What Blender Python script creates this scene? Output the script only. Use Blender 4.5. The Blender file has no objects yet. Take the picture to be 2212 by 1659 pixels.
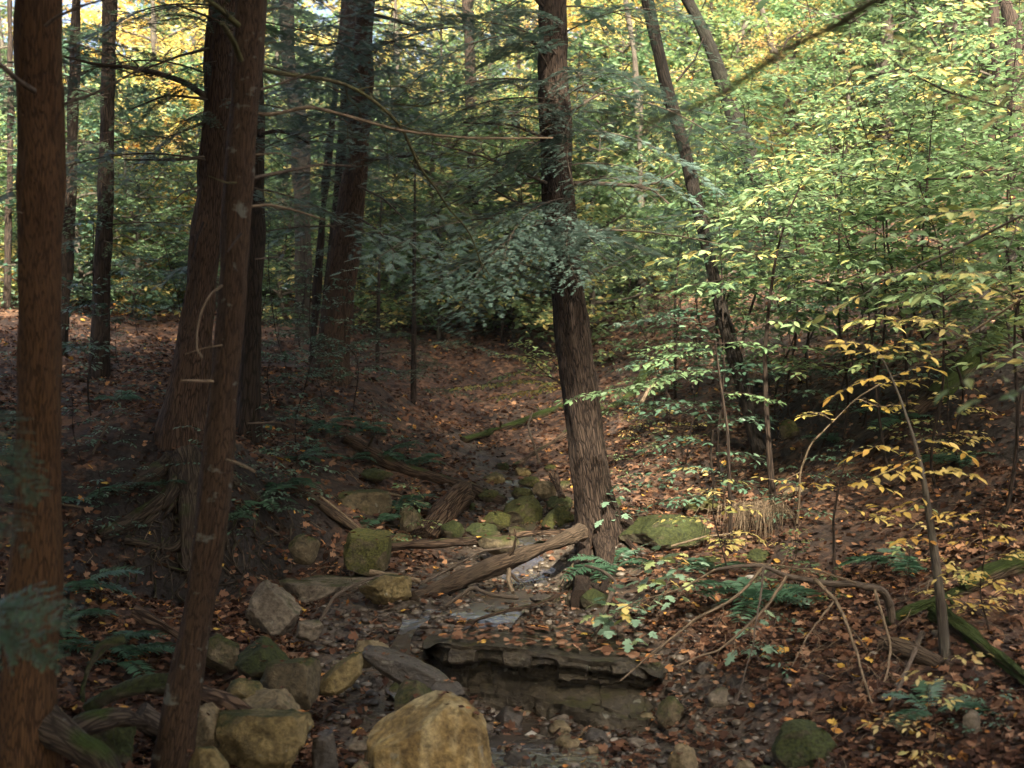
import bpy, bmesh, math, random
import numpy as np
from math import radians, pi, sin, cos
R = np.random.default_rng(11)
random.seed(7)
SC = bpy.context.scene
COL = SC.collection
CAMZ = 2.2
UP = np.array([0., 0., 1.])

# ------------------------------------------------------------------ pixel <-> world helpers
def at(px, py, Y):
    return np.array([(px-1106)/1106*.4*Y, Y, CAMZ-(py-829.5)/829.5*.3*Y])
def pix(p):
    return 1106+p[0]/p[1]/.4*1106, 829.5+(CAMZ-p[2])/p[1]/.3*829.5
def mpp(Y):                      # metres per reference pixel at depth Y
    return .4*Y/1106
def nrm(v):
    v = np.asarray(v, float)
    return v/np.maximum(np.linalg.norm(v, axis=-1, keepdims=True), 1e-9)

# ------------------------------------------------------------------ noise
def _h(ix, iy, iz, s):
    n = (ix.astype(np.int64)*374761393 + iy.astype(np.int64)*668265263 + iz.astype(np.int64)*2147483647 + s*974711) & 0xffffffff
    n = ((n ^ (n >> 13))*1274126177) & 0xffffffff
    n = ((n ^ (n >> 16))*2246822519) & 0xffffffff
    return ((n ^ (n >> 15)) & 0xffff)/65535.
def vnoise(p, s=0):
    p = np.asarray(p, float)
    i = np.floor(p); f = p-i; f = f*f*(3-2*f); i = i.astype(np.int64)
    r = 0
    for a in (0, 1):
        for b in (0, 1):
            for c in (0, 1):
                w = (f[:, 0] if a else 1-f[:, 0])*(f[:, 1] if b else 1-f[:, 1])*(f[:, 2] if c else 1-f[:, 2])
                r = r+w*_h(i[:, 0]+a, i[:, 1]+b, i[:, 2]+c, s)
    return r*2-1
def fbm(p, o=4, s=0):
    p = np.asarray(p, float); r = 0; a = 1.
    for k in range(o):
        r = r+a*vnoise(p*2**k+17.3*k, s+k); a *= .5
    return r

# ------------------------------------------------------------------ terrain
_cp = []
def cpx(px, py, Y): _cp.append(tuple(at(px, py, Y)))
for t in [(.2,2,-.1),(.2,5,-.05),(.3,7,0),(-.6,7,.03),(1.2,7,.05),(.3,7.9,.03),(.4,8.35,.05),(.95,8.15,.07),(-.45,8.5,.06),(-1.0,8.2,.15),(-.3,9.3,.5),(.5,9.2,.37),(1.35,8.5,.3),(0,9.0,.34),(.8,8.9,.33),
          (-.2,10.2,.57),(.25,11.2,.65),(.55,10.0,.52),(.62,10.75,.58),(.5,11.0,.62),(.85,11.4,.98),(-1.2,10.3,.58),(-.6,11.6,.72),(.2,12.4,.85),(0,13.8,1.1),(-.4,15,1.35),(-1.9,9.4,.52),(-1.4,12.3,.95),
          (-1.9,7.3,.2),(-1.2,6.5,.1),(-2.2,6,.4),(-2.2,9.6,.52),(-2.6,9.75,.56),(-3.0,9.6,.72),(-2.6,10.12,.66),(-2.6,10.5,1.36),(-3.1,10.2,1.0),(-3.1,10.6,1.5),(-2.1,10.4,.72),(-1.95,10.9,.78),(-2.3,11.1,1.42),(-3.4,9.6,1.05),(-2.6,8.5,.45),(-3.1,8.6,.72),(-2.4,12.5,1.5),(-2.6,13.5,1.8),
          (-3.2,7,.75),(-4,10,1.55),(-4.5,13,2.0),(-6,13,2.2),(-5,6,1.2),(-6.5,20,3.2),(-9,20,3.4),(-3.2,16,2.4),(-3.4,20,3.0),(-10,10,2.2),(-8,4,1.5),
          (-8,30,3.9),(-14,30,4.2),(-20,20,4),(-2,30,5),(-20,50,5),(0,50,7),(-30,80,6),(0,80,9),(10,30,8),(16,20,10),(14,12,6.5),(8,8,3.2),(6,5,1.8),
          (4,2,.9),(3,6,.6),(12,40,11),(25,40,15),(5,28,5.5),(4,45,8),(30,80,18),(0,0,.2),(-2,2,.5),(-3,0,.8),(0,-15,.5),(-15,-15,2),(15,-15,4),(-30,0,3),(30,5,12)]:
    _cp.append(t)
for t in [(560,850,14),(760,960,13.5),(1000,1055,13.5),(720,785,16),(890,895,17),(1000,750,20),(1150,700,21.5),(1000,640,24),(1300,900,16),(1400,760,18),
          (1350,650,22),(1450,1150,11.5),(1400,1250,10),(1600,1200,10.5),(1500,1450,8.3),(1900,1600,6.8),(1900,1350,8.3),(2150,1300,8),(1700,1000,12.5),
          (2100,1000,10.5),(2200,800,11),(2200,500,14),(1700,800,15),(1700,600,19),(2000,650,14),(1900,400,22),(2200,300,20)]:
    cpx(*t)
_cp = np.array(_cp)
def _U(d2): return np.where(d2 > 1e-12, .5*d2*np.log(np.maximum(d2, 1e-12)), 0)
_n = len(_cp)
_K = _U(((_cp[:, None, :2]-_cp[None, :, :2])**2).sum(-1))+np.eye(_n)*.02
_P = np.c_[np.ones(_n), _cp[:, :2]]
_sol = np.linalg.solve(np.block([[_K, _P], [_P.T, np.zeros((3, 3))]]), np.r_[_cp[:, 2], 0, 0, 0])
_sy = np.array([-20, 2, 5, 7, 8.2, 9.2, 10.2, 11.2, 12.4, 13.8, 15, 18]); _sx = np.array([.2, .2, .2, .3, .1, -.35, -.15, .3, .15, 0, -.4, -.6])
def tps(x, y):
    x = np.asarray(x, float); y = np.asarray(y, float); sh = x.shape; x = x.ravel(); y = y.ravel(); out = np.empty(len(x))
    for k in range(0, len(x), 40000):
        a, b = x[k:k+40000], y[k:k+40000]
        out[k:k+40000] = _U((a[:, None]-_cp[None, :, 0])**2+(b[:, None]-_cp[None, :, 1])**2)@_sol[:_n]+_sol[_n]+_sol[_n+1]*a+_sol[_n+2]*b
    return out.reshape(sh)
def bed(x, y):                   # 1 in the stream bed, 0 on the banks
    d = np.abs(np.asarray(x)-np.interp(y, _sy, _sx)); w = np.interp(y, [0, 6, 8, 10, 12, 14, 16], [1.3, 1.3, 1.3, 1.2, .75, .35, .05])
    return 1/(1+np.exp((d-w)/.12))*(np.asarray(y) < 15.5)
def gz(x, y):
    x = np.asarray(x, float); y = np.asarray(y, float); sh = x.shape; x = x.ravel(); y = y.ravel()
    b = bed(x, y); p = np.c_[x, y, np.zeros_like(x)]
    z = tps(x, y)+b*.03*fbm(p*9, 2, 21)+(1-b)*(.10*fbm(p*.9, 2, 3)+(.05+.05*np.exp(-((x+2.4)**2+(y-10.2)**2)/1.2))*fbm(p*3, 3, 5))+b*.022*fbm(p*4, 3, 9)
    d = np.abs(x-np.interp(y, _sy, _sx)); z = z-.05*np.exp(-(d/.45)**2)*(y < 15)
    return z.reshape(sh)
def g1(x, y): return float(gz(np.array([x]), np.array([y]))[0])
_ry = np.r_[np.arange(4.5, 24, .06), np.arange(24, 70, .4)]
def hit(px, py):                 # where the ray through a pixel meets the ground
    x = (px-1106)/1106*.4*_ry; z = CAMZ-(py-829.5)/829.5*.3*_ry
    k = np.nonzero(z < gz(x, _ry))[0]
    Y = _ry[k[0]] if len(k) else 30.
    p = at(px, py, Y); p[2] = g1(p[0], p[1]); return p

# ------------------------------------------------------------------ mesh accumulation
class Acc:
    def __init__(s): s.v = []; s.f = []; s.m = []; s.bc = []; s.t = []; s.n = 0
    def add(s, v, f, mat=0, bc=None, tint=None):
        v = np.asarray(v, float); f = np.asarray(f)
        s.v.append(v); s.f.append(f+s.n); s.m.append(np.full(len(f), mat)); s.n += len(v)
        s.bc.append(v if bc is None else bc); s.t.append(np.full(len(v), .5) if tint is None else np.broadcast_to(tint, (len(v),)))
        return s
    def merge(s, o, M=None, off=(0, 0, 0), sc=1.):
        for v, f, m, b, t, n0 in zip(o.v, o.f, o.m, o.bc, o.t, np.cumsum([0]+[len(q) for q in o.v[:-1]])):
            w = v*sc
            if M is not None: w = w@np.asarray(M).T
            s.v.append(w+off); s.f.append(f-n0+s.n); s.m.append(m); s.bc.append(b); s.t.append(t); s.n += len(v)
    def mesh(s, name, mats, origin=(0, 0, 0), smooth=True):
        me = bpy.data.meshes.new(name); v = np.concatenate(s.v)-np.asarray(origin)
        ls = np.concatenate([np.full(len(f), f.shape[1]) for f in s.f]); lv = np.concatenate([f.ravel() for f in s.f])
        me.vertices.add(len(v)); me.vertices.foreach_set('co', v.astype(np.float32).ravel())
        me.loops.add(len(lv)); me.loops.foreach_set('vertex_index', lv.astype(np.int32))
        me.polygons.add(len(ls)); me.polygons.foreach_set('loop_start', np.r_[0, np.cumsum(ls)[:-1]].astype(np.int32))
        me.polygons.foreach_set('material_index', np.concatenate(s.m).astype(np.int32))
        me.polygons.foreach_set('use_smooth', np.full(len(ls), smooth))
        for m in mats: me.materials.append(m)
        a = me.attributes.new('bc', 'FLOAT_VECTOR', 'POINT'); a.data.foreach_set('vector', np.concatenate(s.bc).astype(np.float32).ravel())
        a = me.attributes.new('tint', 'FLOAT', 'POINT'); a.data.foreach_set('value', np.concatenate(s.t).astype(np.float32))
        me.update(calc_edges=True); return me
    def build(s, name, mats, parent=None, smooth=True):
        o = (0, 0, 0) if parent is None else parent.location
        return link(name, s.mesh(name, mats, o, smooth), parent)
def link(name, me, parent=None):
    o = bpy.data.objects.new(name, me); COL.objects.link(o)
    if parent is not None: o.parent = parent
    return o
def single(acc, name, mats, origin, smooth=True):      # a thing that is one mesh, its origin at its base
    o = link(name, acc.mesh(name, mats, origin, smooth)); o.location = origin; return o
def tag(o, label=None, cat=None, group=None, kind=None):
    if label: o['label'] = label
    if cat: o['category'] = cat
    if group: o['group'] = group
    if kind: o['kind'] = kind
    return o
def thing(name, loc, label=None, cat=None, group=None):
    o = bpy.data.objects.new(name, None); COL.objects.link(o); o.location = [float(q) for q in loc]; o.empty_display_size = .1
    return tag(o, label, cat, group)

def frames(P):
    T = nrm(np.gradient(P, axis=0)); a = np.array([1., 0, 0]) if abs(T[0][0]) < .8 else np.array([0, 1., 0])
    N = np.empty_like(P); n = a
    for k in range(len(P)):
        n = n-T[k]*np.dot(n, T[k]); n = n/np.linalg.norm(n); N[k] = n
    return T, N, np.cross(T, N)
def resample(P, n):
    P = np.asarray(P, float); d = np.r_[0, np.cumsum(np.linalg.norm(np.diff(P[:, :3], axis=0), axis=1))]; u = np.linspace(0, d[-1], n)
    out = np.stack([np.interp(u, d, P[:, k]) for k in range(P.shape[1])], 1)
    if len(P) > 2 and n > 6:
        for _ in range(max(1, n//(3*len(P)))):
            out[1:-1] = .25*out[:-2]+.5*out[1:-1]+.25*out[2:]
    return out
def tube(acc, P, r, sides=6, mat=0, bark=0., seed=0, cap=True, tint=None, knots=()):
    P = np.asarray(P, float); r = np.broadcast_to(r, (len(P),)); T, N, B = frames(P); n = len(P)
    th = np.arange(sides)/sides*2*pi; s = np.r_[0, np.cumsum(np.linalg.norm(np.diff(P, axis=0), axis=1))]
    c, d = np.cos(th), np.sin(th); rm = r.mean()
    bc = np.stack([np.outer(np.full(n, rm), c), np.outer(np.full(n, rm), d), np.outer(s, np.ones(sides))+seed*3.1], -1).reshape(-1, 3)
    rr = np.repeat(r[:, None], sides, 1)
    if bark:
        rr = rr+(bark*fbm(np.c_[bc[:, 0]*26, bc[:, 1]*26, bc[:, 2]*3.5], 3, seed)+bark*2.*fbm(bc*np.array([5, 5, 1.3]), 2, seed+5)).reshape(n, sides)
    for (ks, kt, kr, ka) in knots:       # knots and swellings
        q = ((s[:, None]-ks)/kr)**2+(rm*(((th[None]-kt+pi) % (2*pi))-pi)/kr)**2
        rr = rr+ka*np.exp(-q)-1.6*ka*np.exp(-q*7)
    V = P[:, None]+rr[..., None]*(c[None, :, None]*N[:, None]+d[None, :, None]*B[:, None])
    i = np.arange(n-1)[:, None]*sides; j = np.arange(sides)[None]; j2 = (j+1) % sides
    F = np.stack([i+j, i+j2, i+sides+j2, i+sides+j], -1).reshape(-1, 4)
    acc.add(V.reshape(-1, 3), F, mat, bc, tint)
    if cap:
        for k in (0, n-1):
            v = np.vstack([V[k], P[k]]); f = np.stack([np.arange(sides), (np.arange(sides)+1) % sides, np.full(sides, sides)], 1)
            acc.add(v, f, mat, np.vstack([bc[k*sides:(k+1)*sides], bc[k*sides]*[0, 0, 1]]), tint)
def inst(acc, tv, tf, P, X, Z, S, mat=0, tint=None):   # copies of a small template merged into one mesh
    P = np.asarray(P); X = nrm(X); Z = np.asarray(Z, float); Z = nrm(Z-X*(Z*X).sum(-1, keepdims=True)); Yv = np.cross(Z, X)
    S = np.broadcast_to(np.asarray(S, float), (len(P),))[:, None, None]
    V = P[:, None]+S*(tv[None, :, 0:1]*X[:, None]+tv[None, :, 1:2]*Yv[:, None]+tv[None, :, 2:3]*Z[:, None])
    F = (np.arange(len(P))[:, None, None]*len(tv)+tf[None]).reshape(-1, tf.shape[1])
    t = R.random(len(P)) if tint is None else tint
    acc.add(V.reshape(-1, 3), F, mat, None, np.repeat(t, len(tv)))

# leaf templates: length along +X, face up
OV = (np.array([(0,0,0),(.28,.2,.03),(.62,.19,.03),(1,0,-.08),(.62,-.19,.03),(.28,-.2,.03),(.3,0,-.02),(.64,0,-.02)]),
      np.array([(0,6,1),(1,6,7),(1,7,2),(2,7,3),(3,7,4),(4,7,6),(4,6,5),(5,6,0)])[:, ::-1])
DI = (np.array([(0,0,0),(.45,.27,.05),(1,0,-.06),(.45,-.27,.05)]), np.array([(0,2,1),(0,3,2)])[:, ::-1])
_ml = [(0,0),(.05,.42),(.22,.30),(.45,.55),(.50,.22),(.72,.28),(1,0)]
_mv = np.array([(.18,0,.03)]+[(a,b,.05-.16*math.hypot(a-.2,b)**2) for a,b in _ml]+[(a,-b,.05-.16*math.hypot(a-.2,b)**2) for a,b in _ml[-2:0:-1]])
MA = (_mv, np.array([(0, k, k % (len(_mv)-1)+1) for k in range(1, len(_mv))])[:, ::-1])
CU = (np.array([(0,0,.10),(.3,.26,.16),(.72,.22,.05),(1,0,.22),(.68,-.24,.12),(.3,-.22,.02),(.45,0,-.02)]),
      np.array([(6,0,1),(6,1,2),(6,2,3),(6,3,4),(6,4,5),(6,5,0)])[:, ::-1])

# ------------------------------------------------------------------ materials
def newmat(name):
    m = bpy.data.materials.new(name); m.use_nodes = True; nt = m.node_tree; nt.nodes.clear()
    out = nt.nodes.new('ShaderNodeOutputMaterial'); b = nt.nodes.new('ShaderNodeBsdfPrincipled'); nt.links.new(b.outputs[0], out.inputs[0])
    def N(t, **kw):
        n = nt.nodes.new('ShaderNode'+t)
        for k, v in kw.items():
            if k in n.inputs: n.inputs[k].default_value = v
            else: setattr(n, k, v)
        return n
    return m, nt, N, nt.links.new, b, out
def ramp(N, cols, interp='LINEAR'):
    r = N('ValToRGB'); e = r.color_ramp; e.interpolation = interp
    while len(e.elements) < len(cols): e.elements.new(.5)
    for k, (p, c) in enumerate(cols): e.elements[k].position = p; e.elements[k].color = (*c, 1)
    return r
def mixc(N, L, fac, a, b):
    m = N('Mix', data_type='RGBA'); 
    if fac is not None: L(fac, m.inputs[0])
    for s, q in ((a, 6), (b, 7)):
        if isinstance(s, tuple): m.inputs[q].default_value = (*s, 1)
        else: L(s, m.inputs[q])
    return m.outputs[2]
def leafmat(name, cols, transl=.35, rough=.45, spec=.4, var=.0):
    m, nt, N, L, b, out = newmat(name)
    a = N('Attribute', attribute_name='tint'); r = ramp(N, cols); L(a.outputs['Fac'], r.inputs[0])
    L(r.outputs[0], b.inputs['Base Color']); b.inputs['Roughness'].default_value = rough; b.inputs['Specular IOR Level'].default_value = spec
    t = N('BsdfTranslucent'); hs = N('HueSaturation', Saturation=1.0, Value=1.35); L(r.outputs[0], hs.inputs['Color']); L(hs.outputs[0], t.inputs[0])
    mx = N('MixShader'); mx.inputs[0].default_value = transl; L(b.outputs[0], mx.inputs[1]); L(t.outputs[0], mx.inputs[2]); L(mx.outputs[0], out.inputs[0])
    return m
def barkmat(name, dark, light, moss=0., mossc=(.035, .052, .010), bump=.5, fine=1., rough=.85, patch=None, lichen=0.):
    m, nt, N, L, b, out = newmat(name)
    a = N('Attribute', attribute_name='bc')
    mp = N('Mapping'); mp.inputs['Scale'].default_value = (1, 1, .075); L(a.outputs['Vector'], mp.inputs[0])
    v = N('TexVoronoi', Scale=70*fine, feature='DISTANCE_TO_EDGE'); 
    n0 = N('TexNoise', Scale=9.*fine, Detail=5.); L(mp.outputs[0], n0.inputs[0])
    mv = N('Mix', data_type='VECTOR'); mv.inputs[0].default_value = .035; L(mp.outputs[0], mv.inputs[4]); L(n0.outputs['Color'], mv.inputs[5]); L(mv.outputs[1], v.inputs[0])
    n1 = N('TexNoise', Scale=90.*fine, Detail=7., Roughness=.65); L(mp.outputs[0], n1.inputs[0])
    n2 = N('TexNoise', Scale=3.2, Detail=4.); L(a.outputs['Vector'], n2.inputs[0])
    vr = N('MapRange'); vr.inputs[2].default_value = .16; L(v.outputs[0], vr.inputs[0])
    h = N('Math', operation='MULTIPLY_ADD'); L(n1.outputs[0], h.inputs[0]); h.inputs[1].default_value = 1.5; L(vr.outputs[0], h.inputs[2])
    h2 = N('Math', operation='MULTIPLY'); L(h.outputs[0], h2.inputs[0]); h2.inputs[1].default_value = .58
    r = ramp(N, [(.3, tuple(c*.45 for c in dark)), (.72, dark), (1., tuple(.5*(a+b) for a, b in zip(dark, light))), (1.2, light)][:3]); L(h2.outputs[0], r.inputs[0])
    c = r.outputs[0]
    pr = N('MapRange'); pr.inputs[1].default_value = .35; pr.inputs[2].default_value = .7; L(n2.outputs[0], pr.inputs[0])
    if patch: c = mixc(N, L, pr.outputs[0], c, mixc(N, L, h2.outputs[0], tuple(q*.4 for q in patch), patch))
    if lichen:
        nl = N('TexNoise', Scale=14., Detail=6.); L(a.outputs['Vector'], nl.inputs[0]); lr = N('MapRange'); lr.inputs[1].default_value = .72-lichen; lr.inputs[2].default_value = .78-lichen; lr.inputs[4].default_value = .7; L(nl.outputs[0], lr.inputs[0])
        c = mixc(N, L, lr.outputs[0], c, (.16, .17, .14))
    if moss:
        g = N('NewGeometry'); sx = N('SeparateXYZ'); L(g.outputs['Normal'], sx.inputs[0])
        nm = N('TexNoise', Scale=5., Detail=6.); L(a.outputs['Vector'], nm.inputs[0])
        q = N('Math', operation='MULTIPLY_ADD'); L(sx.outputs[2], q.inputs[0]); q.inputs[1].default_value = .3; L(nm.outputs[0], q.inputs[2])
        mr = N('MapRange'); mr.inputs[1].default_value = .85-moss; mr.inputs[2].default_value = 1.05-moss; L(q.outputs[0], mr.inputs[0])
        nf = N('TexNoise', Scale=60., Detail=4.); L(a.outputs['Vector'], nf.inputs[0])
        c = mixc(N, L, mr.outputs[0], c, mixc(N, L, nf.outputs[0], tuple(k*.35 for k in mossc), tuple(k*1.5 for k in mossc)))
    L(c, b.inputs['Base Color']); b.inputs['Roughness'].default_value = rough; b.inputs['Specular IOR Level'].default_value = .2
    bp = N('Bump', Strength=bump, Distance=.02); L(h2.outputs[0], bp.inputs['Height']); L(bp.outputs[0], b.inputs['Normal'])
    return m
def rockmat(name, c0, c1, moss=0., mossc=(.045, .06, .010), rough=.8, strata=0., stain=.5, streak=None):
    m, nt, N, L, b, out = newmat(name)
    tc = N('TexCoord'); co = tc.outputs['Object']
    n1 = N('TexNoise', Scale=3.5, Detail=8., Roughness=.62); L(co, n1.inputs[0])
    n2 = N('TexNoise', Scale=28., Detail=6., Roughness=.7); L(co, n2.inputs[0])
    r = ramp(N, [(.3, c0), (.68, c1)]); L(n1.outputs[0], r.inputs[0])
    n3 = N('TexNoise', Scale=1.7, Detail=5.); L(co, n3.inputs[0]); sr = N('MapRange'); sr.inputs[1].default_value = .5; sr.inputs[2].default_value = .72; sr.inputs[4].default_value = stain; L(n3.outputs[0], sr.inputs[0])
    c = mixc(N, L, sr.outputs[0], r.outputs[0], tuple(k*.3 for k in c0))
    if streak:
        mp = N('Mapping'); mp.inputs['Scale'].default_value = (5, 5, .8); mp.inputs['Rotation'].default_value = (0, .5, 0); L(co, mp.inputs[0])
        ns = N('TexNoise', Scale=1.4, Detail=4.); L(mp.outputs[0], ns.inputs[0]); k = N('MapRange'); k.inputs[1].default_value = .5; k.inputs[2].default_value = .65; k.inputs[4].default_value = .75; L(ns.outputs[0], k.inputs[0])
        c = mixc(N, L, k.outputs[0], c, streak)
    sp = N('MapRange'); sp.inputs[1].default_value = .3; sp.inputs[2].default_value = .7; sp.inputs[3].default_value = .42; sp.inputs[4].default_value = 1.4; L(n2.outputs[0], sp.inputs[0])
    ml = N('Mix', data_type='RGBA', blend_type='MULTIPLY'); ml.inputs[0].default_value = 1; L(c, ml.inputs[6]); L(sp.outputs[0], ml.inputs[7]); c = ml.outputs[2]
    hh = N('Math', operation='MULTIPLY_ADD'); L(n2.outputs[0], hh.inputs[0]); hh.inputs[1].default_value = .4; L(n1.outputs[0], hh.inputs[2]); hgt = hh.outputs[0]
    wv = N('Mix', data_type='VECTOR'); wv.inputs[0].default_value = .22; L(co, wv.inputs[4]); L(n1.outputs['Color'], wv.inputs[5])
    vc = N('TexVoronoi', Scale=2.6, feature='DISTANCE_TO_EDGE'); L(wv.outputs[1], vc.inputs[0]); ck = N('MapRange'); ck.inputs[2].default_value = .03; L(vc.outputs[0], ck.inputs[0])
    cm = N('Math', operation='MULTIPLY_ADD'); L(n3.outputs[0], cm.inputs[0]); cm.inputs[1].default_value = -2.2; cm.inputs[2].default_value = 1.9; cx_ = N('Math', operation='MAXIMUM'); L(ck.outputs[0], cx_.inputs[0]); L(cm.outputs[0], cx_.inputs[1]); cx_.use_clamp = True
    c = mixc(N, L, cx_.outputs[0], tuple(k*.25 for k in c0), c); hk = N('Math', operation='MULTIPLY_ADD'); L(cx_.outputs[0], hk.inputs[0]); hk.inputs[1].default_value = .5; L(hgt, hk.inputs[2]); hgt = hk.outputs[0]
    nl = N('TexNoise', Scale=11., Detail=3.); L(co, nl.inputs[0]); lr = N('MapRange'); lr.inputs[1].default_value = .66; lr.inputs[2].default_value = .69; lr.inputs[4].default_value = .45; L(nl.outputs[0], lr.inputs[0])
    c = mixc(N, L, lr.outputs[0], c, (.24, .24, .19))
    if strata:
        mp = N('Mapping'); mp.inputs['Scale'].default_value = (.5, .5, 9); L(co, mp.inputs[0]); n4 = N('TexNoise', Scale=2., Detail=6.); L(mp.outputs[0], n4.inputs[0])
        k = N('Math', operation='MULTIPLY_ADD'); L(n4.outputs[0], k.inputs[0]); k.inputs[1].default_value = strata; L(hgt, k.inputs[2]); hgt = k.outputs[0]
    if moss:
        g = N('NewGeometry'); sx = N('SeparateXYZ'); L(g.outputs['Normal'], sx.inputs[0])
        nm = N('TexNoise', Scale=4.5, Detail=7., Roughness=.65); L(co, nm.inputs[0])
        q = N('Math', operation='MULTIPLY_ADD'); L(sx.outputs[2], q.inputs[0]); q.inputs[1].default_value = .32; L(nm.outputs[0], q.inputs[2])
        mr = N('MapRange'); mr.inputs[1].default_value = .95-moss; mr.inputs[2].default_value = 1.1-moss; L(q.outputs[0], mr.inputs[0])
        nf = N('TexNoise', Scale=55., Detail=5.); L(co, nf.inputs[0]); fr = N('MapRange'); fr.inputs[1].default_value = .32; fr.inputs[2].default_value = .68; L(nf.outputs[0], fr.inputs[0])
        nb = N('TexNoise', Scale=7., Detail=3.); L(co, nb.inputs[0])
        gc = mixc(N, L, nb.outputs[0], mossc, (mossc[0]*1.5, mossc[1]*.9, mossc[2]))
        c = mixc(N, L, mr.outputs[0], c, mixc(N, L, fr.outputs[0], tuple(k*.28 for k in mossc), gc))
    L(c, b.inputs['Base Color']); b.inputs['Roughness'].default_value = rough; b.inputs['Specular IOR Level'].default_value = .35 if rough > .5 else .6
    bp = N('Bump', Strength=.8, Distance=.05); L(hgt, bp.inputs['Height']); L(bp.outputs[0], b.inputs['Normal'])
    return m

HB = barkmat('hemlock_bark', (.038, .023, .014), (.115, .070, .043), bump=.8, fine=1.4)
HBA = barkmat('warm_hemlock_bark', (.055, .029, .0125), (.15, .08, .033), bump=.6, fine=2.0)
HBM = barkmat('furrowed_bark', (.026, .0175, .0125), (.085, .058, .040), bump=.9, fine=1.5)
HBL = barkmat('lichen_bark', (.036, .022, .0125), (.105, .064, .035), bump=.6, fine=2., lichen=.1)
DB = barkmat('dark_bark', (.02, .014, .01), (.065, .045, .031), bump=.7)
VB = barkmat('very_dark_bark', (.009, .007, .005), (.032, .024, .017), bump=.7)
GB = barkmat('grey_bark', (.035, .027, .02), (.10, .078, .058), bump=.35, patch=(.09, .082, .062))
MB = barkmat('mossy_bark', (.008, .006, .0045), (.024, .019, .014), moss=.15, bump=.8, patch=(.018, .02, .011), mossc=(.014, .02, .006))  # base darkened so the trunk reads as backlit, shade put into the colour
TW = barkmat('dead_twig', (.06, .045, .032), (.17, .135, .10), bump=.3, fine=2)
PT = barkmat('pale_twig', (.12, .088, .055), (.30, .225, .145), bump=.3, fine=2)
GT = barkmat('mossy_branch', (.06, .05, .028), (.17, .15, .08), bump=.5, fine=2, patch=(.11, .11, .035))
RT = barkmat('root_bark', (.035, .026, .018), (.115, .087, .06), moss=.16, bump=.8, fine=1.3, lichen=.06)
LG = barkmat('weathered_log', (.05, .034, .022), (.165, .115, .072), bump=.8, fine=1.3, patch=(.07, .052, .035))
LGD = barkmat('dark_rotten_log', (.04, .026, .017), (.14, .092, .06), bump=1., moss=.12)
LGM = barkmat('mossy_log', (.05, .035, .022), (.15, .11, .07), moss=.5, bump=.9)
LGR = barkmat('split_log', (.045, .028, .018), (.18, .12, .075), bump=1., fine=1.1)
TAN = rockmat('tan_sandstone', (.12, .078, .03), (.40, .275, .095), stain=.55, streak=(.48, .39, .20))
TN2 = rockmat('grey_tan_rock', (.09, .07, .035), (.27, .21, .12), moss=.2, stain=.6)
TN3 = rockmat('olive_tan_rock', (.085, .065, .027), (.27, .205, .085), moss=.28, stain=.5)
MOS = rockmat('mossy_rock', (.05, .04, .022), (.16, .125, .07), moss=.4)
MO2 = rockmat('very_mossy_rock', (.04, .034, .02), (.12, .10, .06), moss=.58, mossc=(.036, .056, .010))
MO3 = rockmat('bright_mossy_rock', (.045, .036, .022), (.15, .12, .07), moss=.58, mossc=(.062, .078, .013))
WET = rockmat('wet_rock', (.022, .018, .013), (.085, .068, .047), moss=.12, rough=.42)
SLB = rockmat('layered_ledge', (.018, .0145, .009), (.075, .06, .036), moss=.14, strata=.25, rough=.6, mossc=(.05, .06, .012))  # near-black base colour carries the shade of the ledge front
GSL = rockmat('pale_slab', (.09, .072, .05), (.23, .19, .135), moss=.22, strata=.5)
NED = leafmat('hemlock_needles', [(0, (.025, .055, .032)), (.6, (.055, .10, .058)), (1, (.10, .155, .095))], .3, .5, .4)
NEB = leafmat('bluish_needles', [(0, (.035, .066, .05)), (.6, (.07, .115, .09)), (1, (.13, .185, .15))], .28, .5, .5)
NEF = leafmat('far_needles', [(0, (.04, .07, .035)), (.6, (.075, .12, .06)), (1, (.12, .17, .09))], .38, .5, .3)
G0 = (.065, .12, .045); G1 = (.14, .215, .10); G2 = (.20, .28, .13); YG = (.33, .36, .12); Y0 = (.56, .44, .14); Y1 = (.64, .52, .22); O0 = (.42, .17, .025); PA = (.6, .42, .2)
LF = {'green': leafmat('green_leaves', [(0, (.05, .10, .042)), (.5, (.11, .185, .085)), (.88, (.17, .25, .115)), (1, YG)], .4),
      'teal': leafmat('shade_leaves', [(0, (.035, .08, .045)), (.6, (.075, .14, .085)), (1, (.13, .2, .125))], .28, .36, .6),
      'mixed': leafmat('turning_leaves', [(0, G0), (.4, G1), (.64, G2), (.76, YG), (.88, Y0), (1, Y1)], .42),
      'yellow': leafmat('yellow_leaves', [(0, G2), (.2, YG), (.45, Y0), (.85, Y1), (1, O0)], .45),
      'gold': leafmat('golden_leaves', [(0, YG), (.3, Y0), (.8, (.6, .42, .09)), (1, (.5, .26, .06))], .45),
      'pale': leafmat('pale_leaves', [(0, YG), (.35, (.42, .36, .1)), (.75, PA), (1, (.55, .33, .12))], .4),
      'lime': leafmat('lime_leaves', [(0, (.10, .18, .075)), (.55, (.15, .24, .10)), (.9, (.25, .31, .11)), (1, Y0)], .5),
      'maple': leafmat('seedling_leaves', [(0, (.15, .25, .16)), (.7, (.24, .36, .24)), (.9, (.34, .4, .16)), (1, Y0)], .3, .4, .5)}
FERN = leafmat('fern_fronds', [(0, (.03, .075, .04)), (1, (.075, .15, .085))], .3, .45, .5)
LITTER = leafmat('fallen_leaf', [(0, (.022, .012, .008)), (.35, (.055, .026, .015)), (.62, (.12, .058, .032)), (.84, (.2, .108, .062)), (.94, (.32, .195, .12)), (.97, (.42, .18, .05)), (1, (.5, .34, .07))], .12, .8, .15)
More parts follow.
